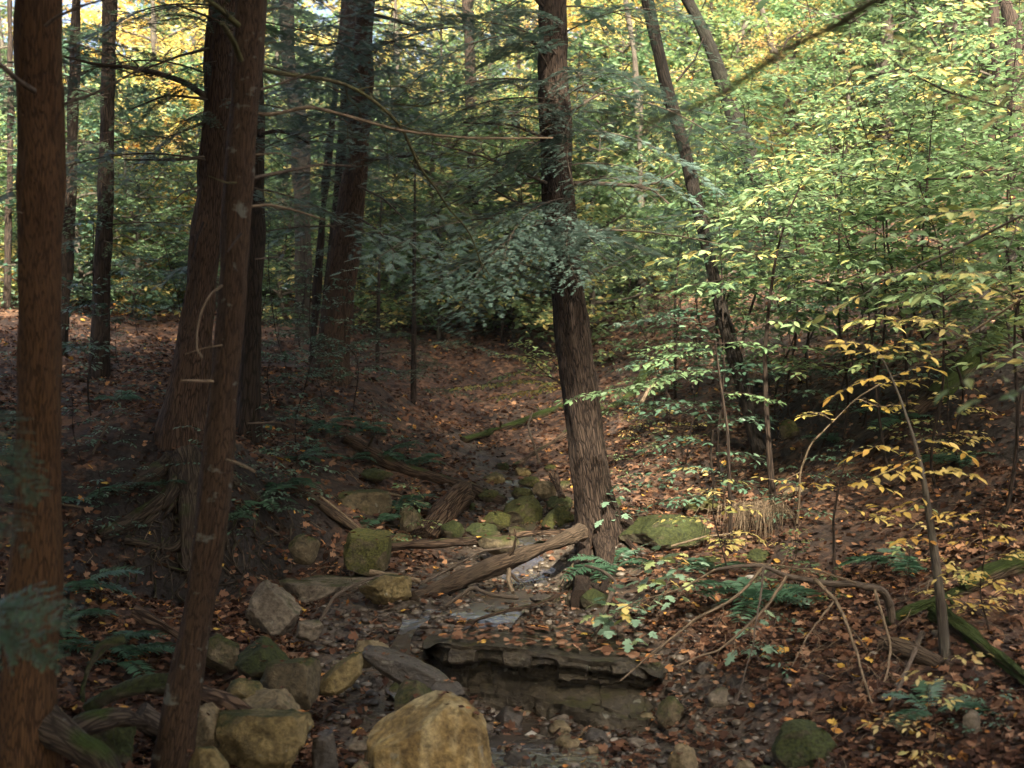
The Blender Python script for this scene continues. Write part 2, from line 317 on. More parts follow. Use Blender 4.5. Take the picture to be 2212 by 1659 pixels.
PEB = rockmat('pebble_stone', (.06, .047, .032), (.19, .16, .12), stain=.3, rough=.55)

# ground
def groundmat():
    m, nt, N, L, b, out = newmat('forest_soil')
    g = N('NewGeometry'); co = g.outputs['Position']
    v = N('TexVoronoi', Scale=17.); nz = N('TexNoise', Scale=9., Detail=5.); L(co, nz.inputs[0])
    mv = N('Mix', data_type='VECTOR'); mv.inputs[0].default_value = .12; L(co, mv.inputs[4]); L(nz.outputs['Color'], mv.inputs[5]); L(mv.outputs[1], v.inputs[0])
    sc = N('SeparateColor'); L(v.outputs['Color'], sc.inputs[0])
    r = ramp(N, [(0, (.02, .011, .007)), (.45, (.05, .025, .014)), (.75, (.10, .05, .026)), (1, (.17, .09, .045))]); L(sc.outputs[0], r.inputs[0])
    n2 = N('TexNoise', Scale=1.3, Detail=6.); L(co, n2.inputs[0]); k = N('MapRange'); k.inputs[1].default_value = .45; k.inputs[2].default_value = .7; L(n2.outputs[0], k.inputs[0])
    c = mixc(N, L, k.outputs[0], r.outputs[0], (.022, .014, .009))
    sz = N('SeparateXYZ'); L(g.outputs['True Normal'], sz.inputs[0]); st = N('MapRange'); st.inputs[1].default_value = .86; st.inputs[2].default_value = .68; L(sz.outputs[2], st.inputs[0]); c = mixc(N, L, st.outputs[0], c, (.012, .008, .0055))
    at_ = N('Attribute', attribute_name='tint')
    n3 = N('TexNoise', Scale=24., Detail=6.); L(co, n3.inputs[0]); rb = ramp(N, [(.3, (.022, .016, .011)), (.7, (.085, .066, .046))]); L(n3.outputs[0], rb.inputs[0])
    c = mixc(N, L, at_.outputs['Fac'], c, rb.outputs[0])
    L(c, b.inputs['Base Color']); rr = N('MapRange'); rr.inputs[3].default_value = .9; rr.inputs[4].default_value = .5; L(at_.outputs['Fac'], rr.inputs[0]); L(rr.outputs[0], b.inputs['Roughness'])
    hh = N('Math', operation='MULTIPLY_ADD'); L(v.outputs['Distance'], hh.inputs[0]); hh.inputs[1].default_value = .7; L(n3.outputs[0], hh.inputs[2])
    bp = N('Bump', Strength=.7, Distance=.03); L(hh.outputs[0], bp.inputs['Height']); L(bp.outputs[0], b.inputs['Normal'])
    return m
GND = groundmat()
def axis(a, b, step, lo, hi, g):
    v = list(np.arange(a, b+1e-6, step)); d = step
    while v[-1] < hi: d *= g; v.append(v[-1]+d)
    d = step
    while v[0] > lo: d *= g; v.insert(0, v[0]-d)
    return np.array(v)
gx = axis(-6.5, 6.5, .05, -90, 90, 1.12); gy = axis(5, 20, .05, -25, 130, 1.10)
GX, GY = np.meshgrid(gx, gy); GZ = gz(GX, GY)
nx, ny = len(gx), len(gy); i = np.arange(ny-1)[:, None]*nx; j = np.arange(nx-1)[None]
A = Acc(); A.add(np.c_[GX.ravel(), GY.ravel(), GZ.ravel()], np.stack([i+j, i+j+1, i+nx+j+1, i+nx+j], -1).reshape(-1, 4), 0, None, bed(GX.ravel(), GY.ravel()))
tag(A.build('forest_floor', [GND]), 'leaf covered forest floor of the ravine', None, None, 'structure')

# water: a thin sheet along the bed, stones and soil stick out of it
def watermat():
    m, nt, N, L, b, out = newmat('stream_water')
    b.inputs['Base Color'].default_value = (.06, .047, .034, 1); b.inputs['Roughness'].default_value = .25; b.inputs['IOR'].default_value = 1.33; b.inputs['Specular IOR Level'].default_value = .22; b.inputs['Transmission Weight'].default_value = .45
    g = N('NewGeometry'); n = N('TexNoise', Scale=14., Detail=4.); L(g.outputs['Position'], n.inputs[0]); bp = N('Bump', Strength=.5, Distance=.03); L(n.outputs[0], bp.inputs['Height']); L(bp.outputs[0], b.inputs['Normal'])
    return m
WAT = watermat()
A = Acc()
for y0, y1, off in ((3, 8.45, -.030), (9.0, 14.2, -.036)):
    ys = np.arange(y0, y1, .06); us = np.linspace(-.95, .95, 26); YY, UU = np.meshgrid(ys, us, indexing='ij'); cx = np.interp(YY, _sy, _sx); XX = cx+UU*np.interp(YY, [8.4, 9, 9.6, 10.6, 14], [1, .30, .42, .32, .3])
    ZZ = tps(cx, YY)+off+.004*fbm(np.c_[XX.ravel()*5, YY.ravel()*5, 0*XX.ravel()], 2).reshape(XX.shape)
    n0, n1 = XX.shape; i = np.arange(n0-1)[:, None]*n1; j = np.arange(n1-1)[None]
    A.add(np.c_[XX.ravel(), YY.ravel(), ZZ.ravel()], np.stack([i+j, i+n1+j, i+n1+j+1, i+j+1], -1).reshape(-1, 4))
ys = np.linspace(8.35, 9.12, 26)       # the trickle that falls past the end of the ledge
us = np.linspace(-.09, .09, 7); YY, UU = np.meshgrid(ys, us, indexing='ij'); XX = -.72+UU*(1+.4*np.sin(YY*9))+.05*np.sin(YY*7); ZZ = np.interp(YY, [8.35, 8.55, 8.75, 8.8, 8.95, 9.12], [.10, .14, .30, .36, .46, .50])+.01*fbm(np.c_[XX.ravel()*12, YY.ravel()*12, 0*XX.ravel()], 2).reshape(XX.shape)+.03
n0, n1 = XX.shape; i = np.arange(n0-1)[:, None]*n1; j = np.arange(n1-1)[None]
A.add(np.c_[XX.ravel(), YY.ravel(), ZZ.ravel()], np.stack([i+j, i+n1+j, i+n1+j+1, i+j+1], -1).reshape(-1, 4))
tag(A.build('stream_water', [WAT]), 'shallow dark stream water in the ravine bed', None, None, 'structure')

# ------------------------------------------------------------------ rocks
_ico = {}
TOPS = []
def ico(n):
    if n not in _ico:
        bm = bmesh.new(); bmesh.ops.create_icosphere(bm, subdivisions=n, radius=1.)
        _ico[n] = (np.array([v.co[:] for v in bm.verts]), np.array([[v.index for v in f.verts] for f in bm.faces])); bm.free()
    return _ico[n]
def stone_verts(seed, cuts, n=4, rough=.05, dmin=.58, dmax=.86, planes=()):
    V, F = ico(n); V = V.copy(); r = np.random.default_rng(seed)
    pl = [(nrm(r.normal(size=3)*[1, 1, .8]), r.uniform(dmin, dmax)) for _ in range(cuts)]+[(nrm(np.array(p[:3], float)), p[3]) for p in planes]
    pl += [(nrm(r.normal(size=3)), r.uniform(.72, .95)) for _ in range(22)]
    for k in range(2):
        for d, o in pl:
            V = V-np.maximum(0, V@d-o)[:, None]*d*.97
    V = V-(V.max(0)+V.min(0))/2; V = V/(np.abs(V).max(0))
    V = V+nrm(V)*(rough*1.5*fbm(V*1.9+seed, 3, seed)+rough*.75*fbm(V*6+seed, 4, seed+3))[:, None]
    return V, F
def rock(label, bx, mat, seed, cuts=7, depth=.8, rz=0., tilt=0., Y=None, n=4, rough=.05, planes=(), group=None, thin=1., dent=None, sink=.12, name='boulder', cat='rock'):
    x0, y0, x1, y1 = bx; px = (x0+x1)/2
    if Y is None: Y = hit(px, y1-2)[1]
    s = mpp(Y); w = (x1-x0)*s/2; h = (y1-y0)*s/2; d = w*depth; Yc = Y+d*.55
    V, F = stone_verts(seed, cuts, n, rough, planes=planes)
    if dent is not None: V = V-.4*np.exp(-((V-nrm(np.array(dent))*.8)**2).sum(1)/.035)[:, None]*nrm(np.array(dent))
    V = V*[1, 1, thin]; c, q = cos(tilt), sin(tilt); V = V@np.array([[c, 0, -q], [0, 1, 0], [q, 0, c]]); V = V/np.abs(V).max(0)
    V = V*[w, d, h*(1+sink)]
    c, q = cos(rz), sin(rz); V = V@np.array([[c, q, 0], [-q, c, 0], [0, 0, 1]])
    V[:, 0] *= w/np.abs(V[:, 0]).max()
    ctr = at(px, (y0+y1)/2, Yc); ctr[2] -= h*sink; ctr[0] = (px-1106)/1106*.4*Y*(Yc/Y)
    up_ = np.nonzero((V[:, 2] > .45*V[:, 2].max()) & (V[:, 1] < .6*V[:, 1].max()))[0]; TOPS.extend((V[up_[np.random.default_rng(seed).integers(0, len(up_), int(2+min(9, w*14)))]]+ctr).tolist())
    A = Acc(); A.add(V+ctr, F); o = single(A, name, [mat], ctr-[0, 0, h])
    return tag(o, label, cat, group)
rock('large yellow tan boulder with a pale streaked face beside the pebbles at the water edge', (775, 1503, 1070, 1730), TAN, 3, 0, .8, .1, 0, 6.7, 5, .034,
     [(-.56, -.12, .82, .46), (.3, -.9, .35, .66), (.97, .0, .22, .74), (-.45, -.85, .25, .66), (.12, 0, 1, .74), (.7, -.2, .6, .74)])
rock('squared tan boulder with a hollowed dark top, before the olive slab rock', (464, 1528, 680, 1665), TN3, 5, 3, .7, -.08, 0, 6.75, 5, .05,
     [(0, -1, .15, .62), (0, .1, 1, .62), (-1, -.1, 0, .72), (1, 0, .1, .74)])
rock('olive slab rock under the strip of shredded wood, behind the squared boulder', (500, 1488, 662, 1600), TN2, 8, 4, .8, .2, 0, 7.25, 5, .04, [(-.5, -.3, .8, .5), (.75, -.2, .5, .6), (0, .1, 1, .62)])
rock('upright rounded grey rock between the thin front trunk and the squared boulder', (410, 1520, 490, 1640), TN2, 14, 4, .8, 0, 0, 6.8, 4, .05)
rock('low rounded rock with a green mossy foot in front of the upright grey rock', (398, 1610, 505, 1715), TN3, 15, 3, .8, 0, 0, 6.3, 4, .05)
rock('narrow dark brown rock against the right side of the squared boulder', (672, 1568, 735, 1690), WET, 17, 6, .8, .3, .1, 6.85)
rock('mossy block rock with a square dark end, left of the tilted flat slab', (556, 1418, 705, 1540), MOS, 21, 4, .8, .35, 0, 7.6, 4, .04, [(0, .1, 1, .6), (.9, -.5, 0, .6), (-.4, -1, .1, .55)])
rock('peaked green mossy rock behind the mossy block rock', (505, 1376, 632, 1478), MO2, 22, 6, .8, 0, 0, 7.95, 4, .06, [(-.6, -.3, .7, .5), (.7, -.2, .7, .5)])
rock('dark mossy rock beside the thin front trunk, behind the peaked mossy rock', (432, 1368, 520, 1450), MOS, 23, 6, .8, .1, 0, 8.2)
rock('small pale brown rock in front of the mossy block rock', (485, 1462, 570, 1535), TN3, 24, 5, .8, 0, 0, 7.4)
rock('tilted flat grey slab propped on the mossy block rock', (690, 1410, 785, 1500), TN3, 26, 2, .7, .3, -.5, 7.8, 4, .03, [(0, -1, .2, .6)], thin=.4)
rock('long narrow dark slab lying aslant before the end of the ledge', (770, 1395, 1020, 1500), WET, 27, 2, .3, -.3, .30, 7.95, 5, .04, [(0, -1, .1, .55), (1, -.3, 0, .85)], thin=.2)
rock('pointed rock standing at the upper end of the long narrow dark slab', (760, 1378, 840, 1440), TN2, 28, 6, .8, .2, .3, 8.2)
rock('dark pointed rock behind the large yellow tan boulder', (850, 1470, 965, 1580), MOS, 29, 6, .8, .1, 0, 7.45, 4, .05, [(-.6, -.3, .7, .5), (.7, -.2, .7, .45)])
rock('small dark square stone beside the tilted flat grey slab', (790, 1455, 830, 1500), WET, 31, 6, .8)
rock('mossy flat stone in the gravel below the long narrow dark slab', (830, 1470, 905, 1510), MOS, 32, 5, .8)
rock('dark rounded stone under the lower end of the long narrow dark slab', (920, 1470, 1000, 1520), WET, 33, 5, .9, 0, 0, 7.6)
rock('pitted tan boulder with a dark hole, at the low end of the big log', (775, 1237, 890, 1312), TN3, 41, 6, .8, 0, 0, 9.6, 5, .07, [(-.6, -.5, -.5, .55), (.5, -.5, -.6, .6), (0, .1, 1, .7), (-.5, 0, .7, .6)], dent=(-.35, -.9, .25))
rock('split boulder topped with bright green moss, above the pale broken stick', (740, 1142, 853, 1238), MO3, 42, 2, .85, .3, .12, 10.6, 5, .03, [(-.15, -.25, 1, .5), (1, -.3, 0, .62), (-.6, -1, .05, .55), (-1, 0, .2, .7)])
rock('broad flat mossy block rock on the left bank with a fern at its right end', (722, 1058, 850, 1128), MOS, 43, 3, .7, 0, 0, 12.2, 4, .05, [(0, 0, 1, .5), (0, -1, .1, .6)])
rock('tall block rock capped with thick moss, left of the leaning trunk', (1075, 1068, 1173, 1140), MO3, 44, 3, .8, .35, .05, 12.6, 5, .05, [(-.45, -.1, .9, .5), (.3, -1, 0, .6), (1, .2, 0, .75)])
rock('oval mossy cobble in front of the thick moss capped block', (1038, 1103, 1105, 1146), MO3, 45, 1, .8, -.1, .12, 12.0)
rock('low rounded mossy stone left of the oval mossy cobble', (1004, 1127, 1078, 1160), MO2, 46, 2, .8, 0, 0, 11.7)
rock('dark green stone at the foot of the leaning split log', (950, 1122, 1005, 1162), MO2, 47, 3, .8, 0, 0, 11.7)
rock('sloping boulder with stringy bright moss against the leaning trunk', (1160, 1090, 1245, 1150), MO3, 48, 3, .8, -.3, -.3, 12.0, 4, .06, [(-.5, -.3, .8, .5)])
rock('rounded tan boulder highest in the bed, under the dark hollow of the bank', (1036, 1018, 1094, 1058), TN3, 49, 5, .8, 0, 0, 14.0, 4, .05, [(-.5, -.2, .8, .6)])
rock('small brown stone beside the highest tan boulder', (1022, 1034, 1050, 1054), TN3, 50, 4, .8, 0, 0, 14.0)
rock('brown domed boulder behind the thick moss capped block', (1148, 1038, 1206, 1074), TN2, 51, 3, .8, .2, .2, 13.2, 4, .04)
rock('flat green topped stone left of the brown domed boulder', (1104, 1052, 1152, 1078), MO3, 52, 4, .8, 0, 0, 13.3)
rock('pale green pointed stone above the brown domed boulder', (1118, 1028, 1168, 1052), MO3, 53, 5, .8, 0, -.3, 13.7)
rock('sunken grey rock below the highest tan boulder', (980, 1040, 1040, 1068), TN2, 54, 4, .8, 0, .2, 13.6)
rock('dark mossy rock close to the left edge of the leaning trunk', (1178, 1070, 1240, 1108), MO2, 55, 5, .8, 0, 0, 12.7)
rock('small mossy rock peeping out behind the right side of the leaning trunk', (1318, 1072, 1345, 1128), MO2, 56, 4, .9, 0, 0, 12.2)
rock('flat topped mossy stone behind the middle of the big fallen log', (1030, 1158, 1125, 1198), MOS, 57, 4, .8, 0, 0, 11.0, 4, .04, [(0, 0, 1, .4)])
rock('long low boulder blanketed in dark moss, right of the leaning trunk base', (1335, 1113, 1538, 1182), MO2, 58, 2, .5, 0, 0, 11.0, 5, .05, [(0, 0, 1, .7), (.5, -1, .2, .6)])
rock('small wet rock in the water under the big fallen log', (1143, 1280, 1190, 1302), WET, 59, 5, .8, 0, 0, 9.6)
rock('mossy stone at the washed out roots of the leaning trunk', (1250, 1270, 1318, 1318), MO2, 60, 4, .8, 0, .1, 9.7)
rock('rounded boulder thickly covered in dark green moss, alone on the leaf litter', (1660, 1558, 1812, 1672), MO2, 61, 0, .9, .2, 0, 6.9, 5, .05, [(.8, 0, .6, .7), (.1, 0, 1, .66), (0, -.9, .4, .8)])
rock('grey flat rock left of the round mossy boulder on the leaf litter', (1745-160, 1640, 1745-110, 1695), TN2, 62, 4, .8, .3, 0, 6.7)
rock('low mossy stone in front of the round mossy boulder', (1620, 1655, 1690, 1710), MOS, 63, 4, .8, 0, 0, 6.5)
rock('small dark mossy rock on the right slope above the bare dead branch', (1610, 1185, 1668, 1222), MO2, 64, 4, .8, .3, 0)
rock('flat dark stone left of the small dark mossy rock on the right slope', (1500, 1200, 1560, 1222), MO2, 65, 3, .6)
rock('mossy rock under the green shrub at the foot of the dark sapling', (1685, 1050, 1760, 1110), TN2, 66, 5, .8, 0, 0, 11.5)
rock('yellow green mossy stone high on the right bank', (1930-250, 905, 1975-250, 945), MO3, 67, 4, .9, 0, 0, 12.5)
rock('mossy mound rock behind the seedlings near the long mossy boulder', (1470, 1075, 1560, 1105), MO3, 68, 2, .7, 0, 0, 11.9)
rock('brown block stone on the wet gravel between the seedlings and the yellow boulder', (1440, 1600, 1510, 1680), TN2, 69, 6, .8, .4, .2, 6.9)
rock('upright mossy stone at the right end of the ledge', (1415, 1505, 1480, 1575), MOS, 70, 6, .8, 0, 0, 7.9)
rock('white flat cobble on the gravel right of the yellow boulder', (1128, 1578, 1168, 1606), rockmat('white_stone', (.3, .29, .25), (.55, .52, .45), stain=.1), 71, 5, .8, .3, .2)
rock('pale flat stone among dead leaves right of the drooping twigs', (2035, 1500, 2085, 1530), GSL, 72, 5, .8, .2)
rock('grey stone below the broken log stub', (1995-60, 1540, 2060-60, 1590), TN2, 73, 5, .8)
rock('tall pale stone near the fern at the right', (2080, 1530, 2118, 1610), GSL, 74, 5, .7)
rock('rounded grey bedrock hump by the hanging roots of the left bank', (530, 1252, 650, 1372), GSL, 75, 3, .9, .2, 0, 9.0, 5, .05, [(.6, -.2, .75, .55), (-.2, -1, .3, .6)])
rock('low square block at the foot of the grey bedrock hump', (638, 1340, 700, 1382), GSL, 76, 4, .8, .1, 0, 8.8, 4, .03, [(0, -1, 0, .6), (0, 0, 1, .5)])
rock('flat pale bedrock sheet behind the pitted tan boulder', (600, 1250, 830, 1300), GSL, 77, 2, .8, 0, 0, 10.2, 5, .05, [(0, 0, 1, .12)], sink=.9)
rock('small green stone under the left bank at the log end', (620, 1150, 690, 1215), MOS, 78, 5, .8, 0, .2, 10.3)
rock('pale rounded cobble in front of the squared tan boulder at right', (740, 1640, 810, 1720), TN2, 79, 2, .8, 0, 0, 6.6)
rock('flat tan cobble beside the narrow dark brown rock', (742, 1590, 815, 1622), GSL, 80, 3, .8, 0, .1, 6.9)
rock('round brown stone behind the thin front trunk near the mossy roots', (335, 1548, 405, 1590), TN2, 81, 2, .8, 0, 0, 7.2)
rock('leafy mossy bank stone left of the thin front trunk', (150, 1520, 300, 1690), MO2, 82, 3, .8, .2, 0, 6.4, 5, .09)
rock('mossy rock by the broad flat mossy block, lower on the left bank', (860, 1090, 920, 1160), MOS, 83, 6, .8, 0, 0, 12)
rock('dark mossy ridge stone above the log on the left bank', (770, 1010, 850, 1040), MO2, 84, 3, .7, 0, .1, 13)
# scattered cobbles in the bed: one by one, told apart only by place
for k in range(46):
    px = R.uniform(690, 1640); py = R.uniform(1420, 1655)
    if 760 < px < 1080 and py > 1500: px += 330
    if 930 < px < 1410 and py < 1535: py = R.uniform(1545, 1655)
    w = R.uniform(13, 34); h = w*R.uniform(.4, .75)
    rock('rounded creek cobble lying in the wet gravel of the stream bed', (px-w, py-h, px+w, py+h*.9), [TN2, WET, PEB, PEB, GSL][k % 5], 200+k, 3, .8, R.uniform(0, 3), R.uniform(-.2, .2), n=3, group='cobbles in the stream bed', name='cobble', cat='stone')

for k, (x, y, w) in enumerate([(1010, 1095, 22), (985, 1068, 20), (1055, 1072, 24), (1130, 1020, 18), (1085, 1008, 16), (1215, 1050, 20), (1225, 1120, 18), (940, 1120, 22), (900, 1145, 20), (1120, 1150, 24), (1150, 1120, 20), (870, 1165, 22), (1170, 1180, 20), (960, 1035, 16), (1190, 1010, 14), (1240, 1090, 16)]):
    rock('mossy stone among the rocks stepping up the gully', (x-w, y-w*.6, x+w, y+w*.6), [MO2, MOS, MO3, TN3][k % 4], 400+k, 4, .8, k*.7, .1, n=3, group='gully stones', name='stone', cat='stone')
# layered ledge across the stream
def ledge():
    L = np.linspace(0, 1, 150); prof = []                                   # front profile from the top back edge down to the base
    for k in range(14): prof.append((.95-.95*k/13, 1.0))
    for k in range(1, 34): prof.append((0, 1-k/33*1.1))
    prof = np.array(prof); n1 = len(prof)
    p0 = np.array([-.60, 8.62]); p1 = np.array([1.0, 8.28])
    V = []
    for u in L:
        b = p0+(p1-p0)*u; back = np.array([.06, 1.])
        top = .455-.05*u-.04*u*u-.05*max(0, u-.85)*5
        zz = prof[:, 1]*top
        q = np.zeros(n1); w = 1-prof[:, 1]
        crack = .27+.05*sin(u*7)+.03*sin(u*19)
        q += .11*np.exp(-((w-crack)/.045)**2)                                # the open crack under the cap layer
        q -= .05*np.clip((w-.1)/.2, 0, 1)*(w < crack)
        q += np.where(w > crack+.05, .06-.34*np.clip((u-.35)/.5, 0, 1)*np.clip((w-.5)/.15, 0, 1), 0)
        lay = np.floor(w*3.1+.55*vnoise(np.array([[u*2.5, 0, 0]]), 5)[0]+.06*np.sin(u*31)).astype(int); q += (np.array([0, .07, -.02, .05, .0, .08, .02, .09, .04])[np.clip(lay, 0, 8)]+.045*vnoise(np.c_[lay*7.3, np.full(n1, np.floor(u*9+lay*.37)), lay*0.], 9))*(w > .08)
        end = .25*np.exp(-(u/.05)**2)+.3*np.exp(-((1-u)/.05)**2)
        V.append(np.c_[b[0]+back[0]*(prof[:, 0]+q)+end*.0, b[1]+(prof[:, 0]+q+end*(w > 0)), zz-end*.12*(w < .02)])
    V = np.concatenate(V); V = V+np.c_[.03*fbm(V*3, 4, 4), .06*fbm(V*np.array([2.2, 2, 4]), 5, 5)-.04*np.maximum(0, fbm(V*np.array([5, 5, 6]), 3, 15)), .022*fbm(V*np.array([2.5, 2.5, 2]), 4, 6)+.012*fbm(V*9, 3, 8)]
    i = np.arange(149)[:, None]*n1; j = np.arange(n1-1)[None]
    A = Acc(); A.add(V, np.stack([i+j, i+j+1, i+n1+j+1, i+n1+j], -1).reshape(-1, 4))
    for e, s in ((0, 1), (149, -1)):                                         # close both ends
        row = np.arange(n1)+e*n1; c = V[row].mean(0)
        f = np.stack([np.arange(n1-1), np.arange(1, n1), np.full(n1-1, n1)], 1)[:, ::s]; A.add(np.vstack([V[row], c]), f)
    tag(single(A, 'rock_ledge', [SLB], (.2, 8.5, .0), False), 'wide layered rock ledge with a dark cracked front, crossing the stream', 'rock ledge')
ledge()

# ------------------------------------------------------------------ twigs and limbs
def crooked(p0, p1, n=12, amp=.06, seed=0, sag=0.):
    t = np.linspace(0, 1, n)[:, None]; L = np.linalg.norm(np.subtract(p1, p0)); r = np.random.default_rng(seed); o = r.uniform(0, 50, 3)
    w = np.stack([vnoise(np.c_[t[:, 0]*3+o[k], t[:, 0]*0+seed, t[:, 0]*0+k]) for k in range(3)], 1)*amp*L*np.sin(pi*np.minimum(t*1.0+.05, 1))
    P = np.asarray(p0)*(1-t)+np.asarray(p1)*t+w; P[:, 2] -= sag*L*np.sin(pi*t[:, 0]); P[0] = p0; P[-1] = p1
    return P
def twigs(acc, P, r0, seed, n=8, ln=.3, mat=0, droop=.1, depth=1, t0=.25, flat=.35):
    r = np.random.default_rng(seed); T = nrm(np.gradient(P, axis=0)); m = len(P)
    for k in range(n):
        t = t0+(1-t0)*(k+r.random()*.8)/n; i = min(int(t*(m-1)), m-1); s = 1 if k % 2 else -1
        side = nrm(np.cross(T[i], UP)+1e-6); d = nrm(T[i]*r.uniform(.5, 1)+side*s*r.uniform(.5, 1)+UP*r.normal()*flat-UP*droop)
        l = ln*(1.1-.7*t)*r.uniform(.6, 1.2); Q = crooked(P[i], P[i]+d*l, 7, .13, seed*31+k, -.03); rr = r0*(1.05-t)*.5
        tube(acc, Q, np.linspace(max(rr, .0022), .0012, 7), 4, mat, cap=False, seed=k)
        if depth > 1: twigs(acc, Q, rr, seed*7+k, 4, l*.5, mat, droop, depth-1, .2, flat)
def pxline(pts, Y0, Y1=None):
    Y1 = Y0 if Y1 is None else Y1; n = len(pts)
    return np.array([at(p[0], p[1], Y0+(Y1-Y0)*k/(n-1)) for k, p in enumerate(pts)])
def limb(parent, name, pts, Y0, Y1, w0, w1, mat, seed=0, ntw=8, ln=.4, n=26, depth=1, sides=7):
    P = resample(pxline(pts, Y0, Y1), n); A = Acc(); r = np.linspace(w0, w1, n)*mpp(Y0)/2
    tube(A, P, r, sides, 0, .0, seed)
    if ntw: twigs(A, P, r[0], seed+3, ntw, ln, 0, .05, depth)
    return A.build(name, [mat], parent), P

# hemlock boughs: flat drooping sprays, wood plus needle bars
_nt = []
for k in range(11):
    x = .08+.085*k; l = .5*(1-.5*(k/10)**2)
    for s in (1, -1):
        _nt.append([(x-.01, s*.01, 0), (x+.085, s*.0, .012), (x+.22, s*l, -.01)])
_nt.append([(.9, -.03, 0), (.9, .03, 0), (1.2, 0, -.02)])
NT = (np.array(_nt).reshape(-1, 3), np.arange(len(_nt)*3).reshape(-1, 3))
_n2 = []
for k in range(0, 11, 2):
    x = .05+.085*k; l = .5*(1-.5*(k/10)**2)
    for s in (1, -1): _n2.append([(x-.03, s*.01, 0), (x+.14, s*.0, .012), (x+.30, s*l, -.01)])
_n2.append([(.85, -.05, 0), (.85, .05, 0), (1.25, 0, -.02)])
ST = (np.array(_n2).reshape(-1, 3), np.arange(len(_n2)*3).reshape(-1, 3))
SO = (np.array([(0,-.05,0),(.3,-.24,.01),(.75,-.2,0),(1.1,0,-.04),(.75,.2,0),(.3,.24,.01),(0,.05,0)]), np.array([(0,1,6),(1,5,6),(1,2,5),(2,4,5),(2,3,4)]))
def bough(seed, L=2., lod=0, droop=.22, full=1.):
    r = np.random.default_rng(seed); W = Acc(); Nn = Acc(); n = 18
    t = np.linspace(0, 1, n); P = np.c_[t*L, L*.06*np.sin(t*4+seed), L*(.06*np.sin(pi*t)-droop*t**2)]
    tube(W, P, np.linspace(.011, .002, n)*L/2, 5, 0, seed=seed, cap=False)
    pos, X, Z, S = [], [], [], []
    step = [.05, .085, .2][lod]
    for k, u in enumerate(np.arange(.14, 1.0, step/L*2*(.5 if lod == 0 else .55))):
        s = 1 if k % 2 else -1
        if r.random() > full: continue
        q = np.array([np.interp(u, t, P[:, c]) for c in range(3)]); l = L*(.06+.40*(1-u)**.8*min(1, u*3.2))*r.uniform(.65, 1.15)
        ang = radians(r.uniform(45, 68)); d = np.array([cos(ang), s*sin(ang), r.normal()*.08-.10])
        m = 7; B = np.array([q+d*l*v+np.array([.12*l*v*v, 0, -.22*l*v*v]) for v in np.linspace(0, 1, m)])
        tube(W, B, np.linspace(.0026, .001, m), 3, 0, cap=False, seed=k)
        tl = [.062, .085, .16][lod]
        for a, v in enumerate(np.arange(.08, 1.0, [.030, .05, .09][lod]/l)):
            p = q+d*l*v+np.array([.12*l*v*v, 0, -.22*l*v*v]); s2 = 1 if a % 2 else -1; dn = nrm(d); sd = nrm(np.cross(UP, dn))
            pos.append(p); X.append(dn*.75+sd*s2*.75+UP*(r.normal()*.18-.12)); Z.append(UP+r.normal(size=3)*.22); S.append(tl*(1.25-.55*v)*r.uniform(.75, 1.3))
        pos.append(B[-1]); X.append(B[-1]-B[-2]); Z.append(UP); S.append(tl)
    tm = [NT, ST, SO][lod]
    tt = np.clip(r.random(len(pos))*.6+.4*(np.array(S)/np.max(S)), 0, 1)
    inst(Nn, tm[0], tm[1], pos, X, Z, S, 0, tt)
    return W.mesh('bough', [TW], smooth=True), Nn.mesh('needles', [NED], smooth=False), W, Nn
BN = [bough(30+k, 2., 0, [.16, .24, .3, .2][k], [1, .9, .8, .95][k]) for k in range(4)]
BF = [bough(50+k, 2., 1, [.2, .28, .15][k], .9) for k in range(3)]
def basis(d, up=UP, roll=0.):
    x = nrm(np.asarray(d, float)); y = nrm(np.cross(up, x)); z = np.cross(x, y)
    y, z = y*cos(roll)+z*sin(roll), z*cos(roll)-y*sin(roll)
    return np.stack([x, y, z], 1)
from mathutils import Matrix
def setbasis(o, p, M, s):
    m = Matrix([[*(M[a]*s), float(p[a])] for a in range(3)]+[[0, 0, 0, 1]]); o.matrix_basis = m
def slotmat(o, mat):
    o.material_slots[0].link = 'OBJECT'; o.material_slots[0].material = mat
def add_bough(parent, p, q, k=0, far=False, roll=0., mat=None, wood=None, nm='bough'):
    src = (BF if far else BN); b = src[k % len(src)]; p = np.asarray(p, float); q = np.asarray(q, float); d = q-p; L = np.linalg.norm(d)
    d = d+np.array([0, 0, L*.16])
    o = link(nm, b[0], parent); setbasis(o, p-np.array(parent.location), basis(d, roll=roll), L/2.)
    nd = bpy.data.objects.new('needles', b[1]); COL.objects.link(nd); nd.parent = o
    if mat: slotmat(nd, mat)
    if wood: slotmat(o, wood)
    return o
# high hemlock crown above the frame, bough count raised to deepen the shade below: many boughs in one part, mesh shared by all trees
def high_crown(seed):
    r = np.random.default_rng(seed); A = Acc()
    for k in range(112):
        h = k/111; z = h*9.; L = (3.7*(1-h)**.75+.4)*r.uniform(.75, 1.15); a = k*2.4+r.uniform(-.3, .3); d = np.array([cos(a), sin(a), .15-.2*(1-h)])
        for src, mt in ((BC[k % 3][2], 0), (BC[k % 3][3], 1)): A.merge_m(src, basis(d), (0, 0, z), L/4, mt)
    return A.mesh('crown', [TW, NEF], smooth=False)
def _mm(s, o, M, off, sc, mt):
    n0 = 0
    for v, f, b, t in zip(o.v, o.f, o.bc, o.t):
        s.v.append((v*sc)@np.asarray(M).T+off); s.f.append(f-n0+s.n); s.m.append(np.full(len(f), mt)); s.bc.append(b); s.t.append(t); s.n += len(v); n0 += len(v)
Acc.merge_m = _mm
BC = [bough(70+k, 4., 2, [.2, .28, .15][k], .9) for k in range(3)]
HC = [high_crown(3), high_crown(4)]

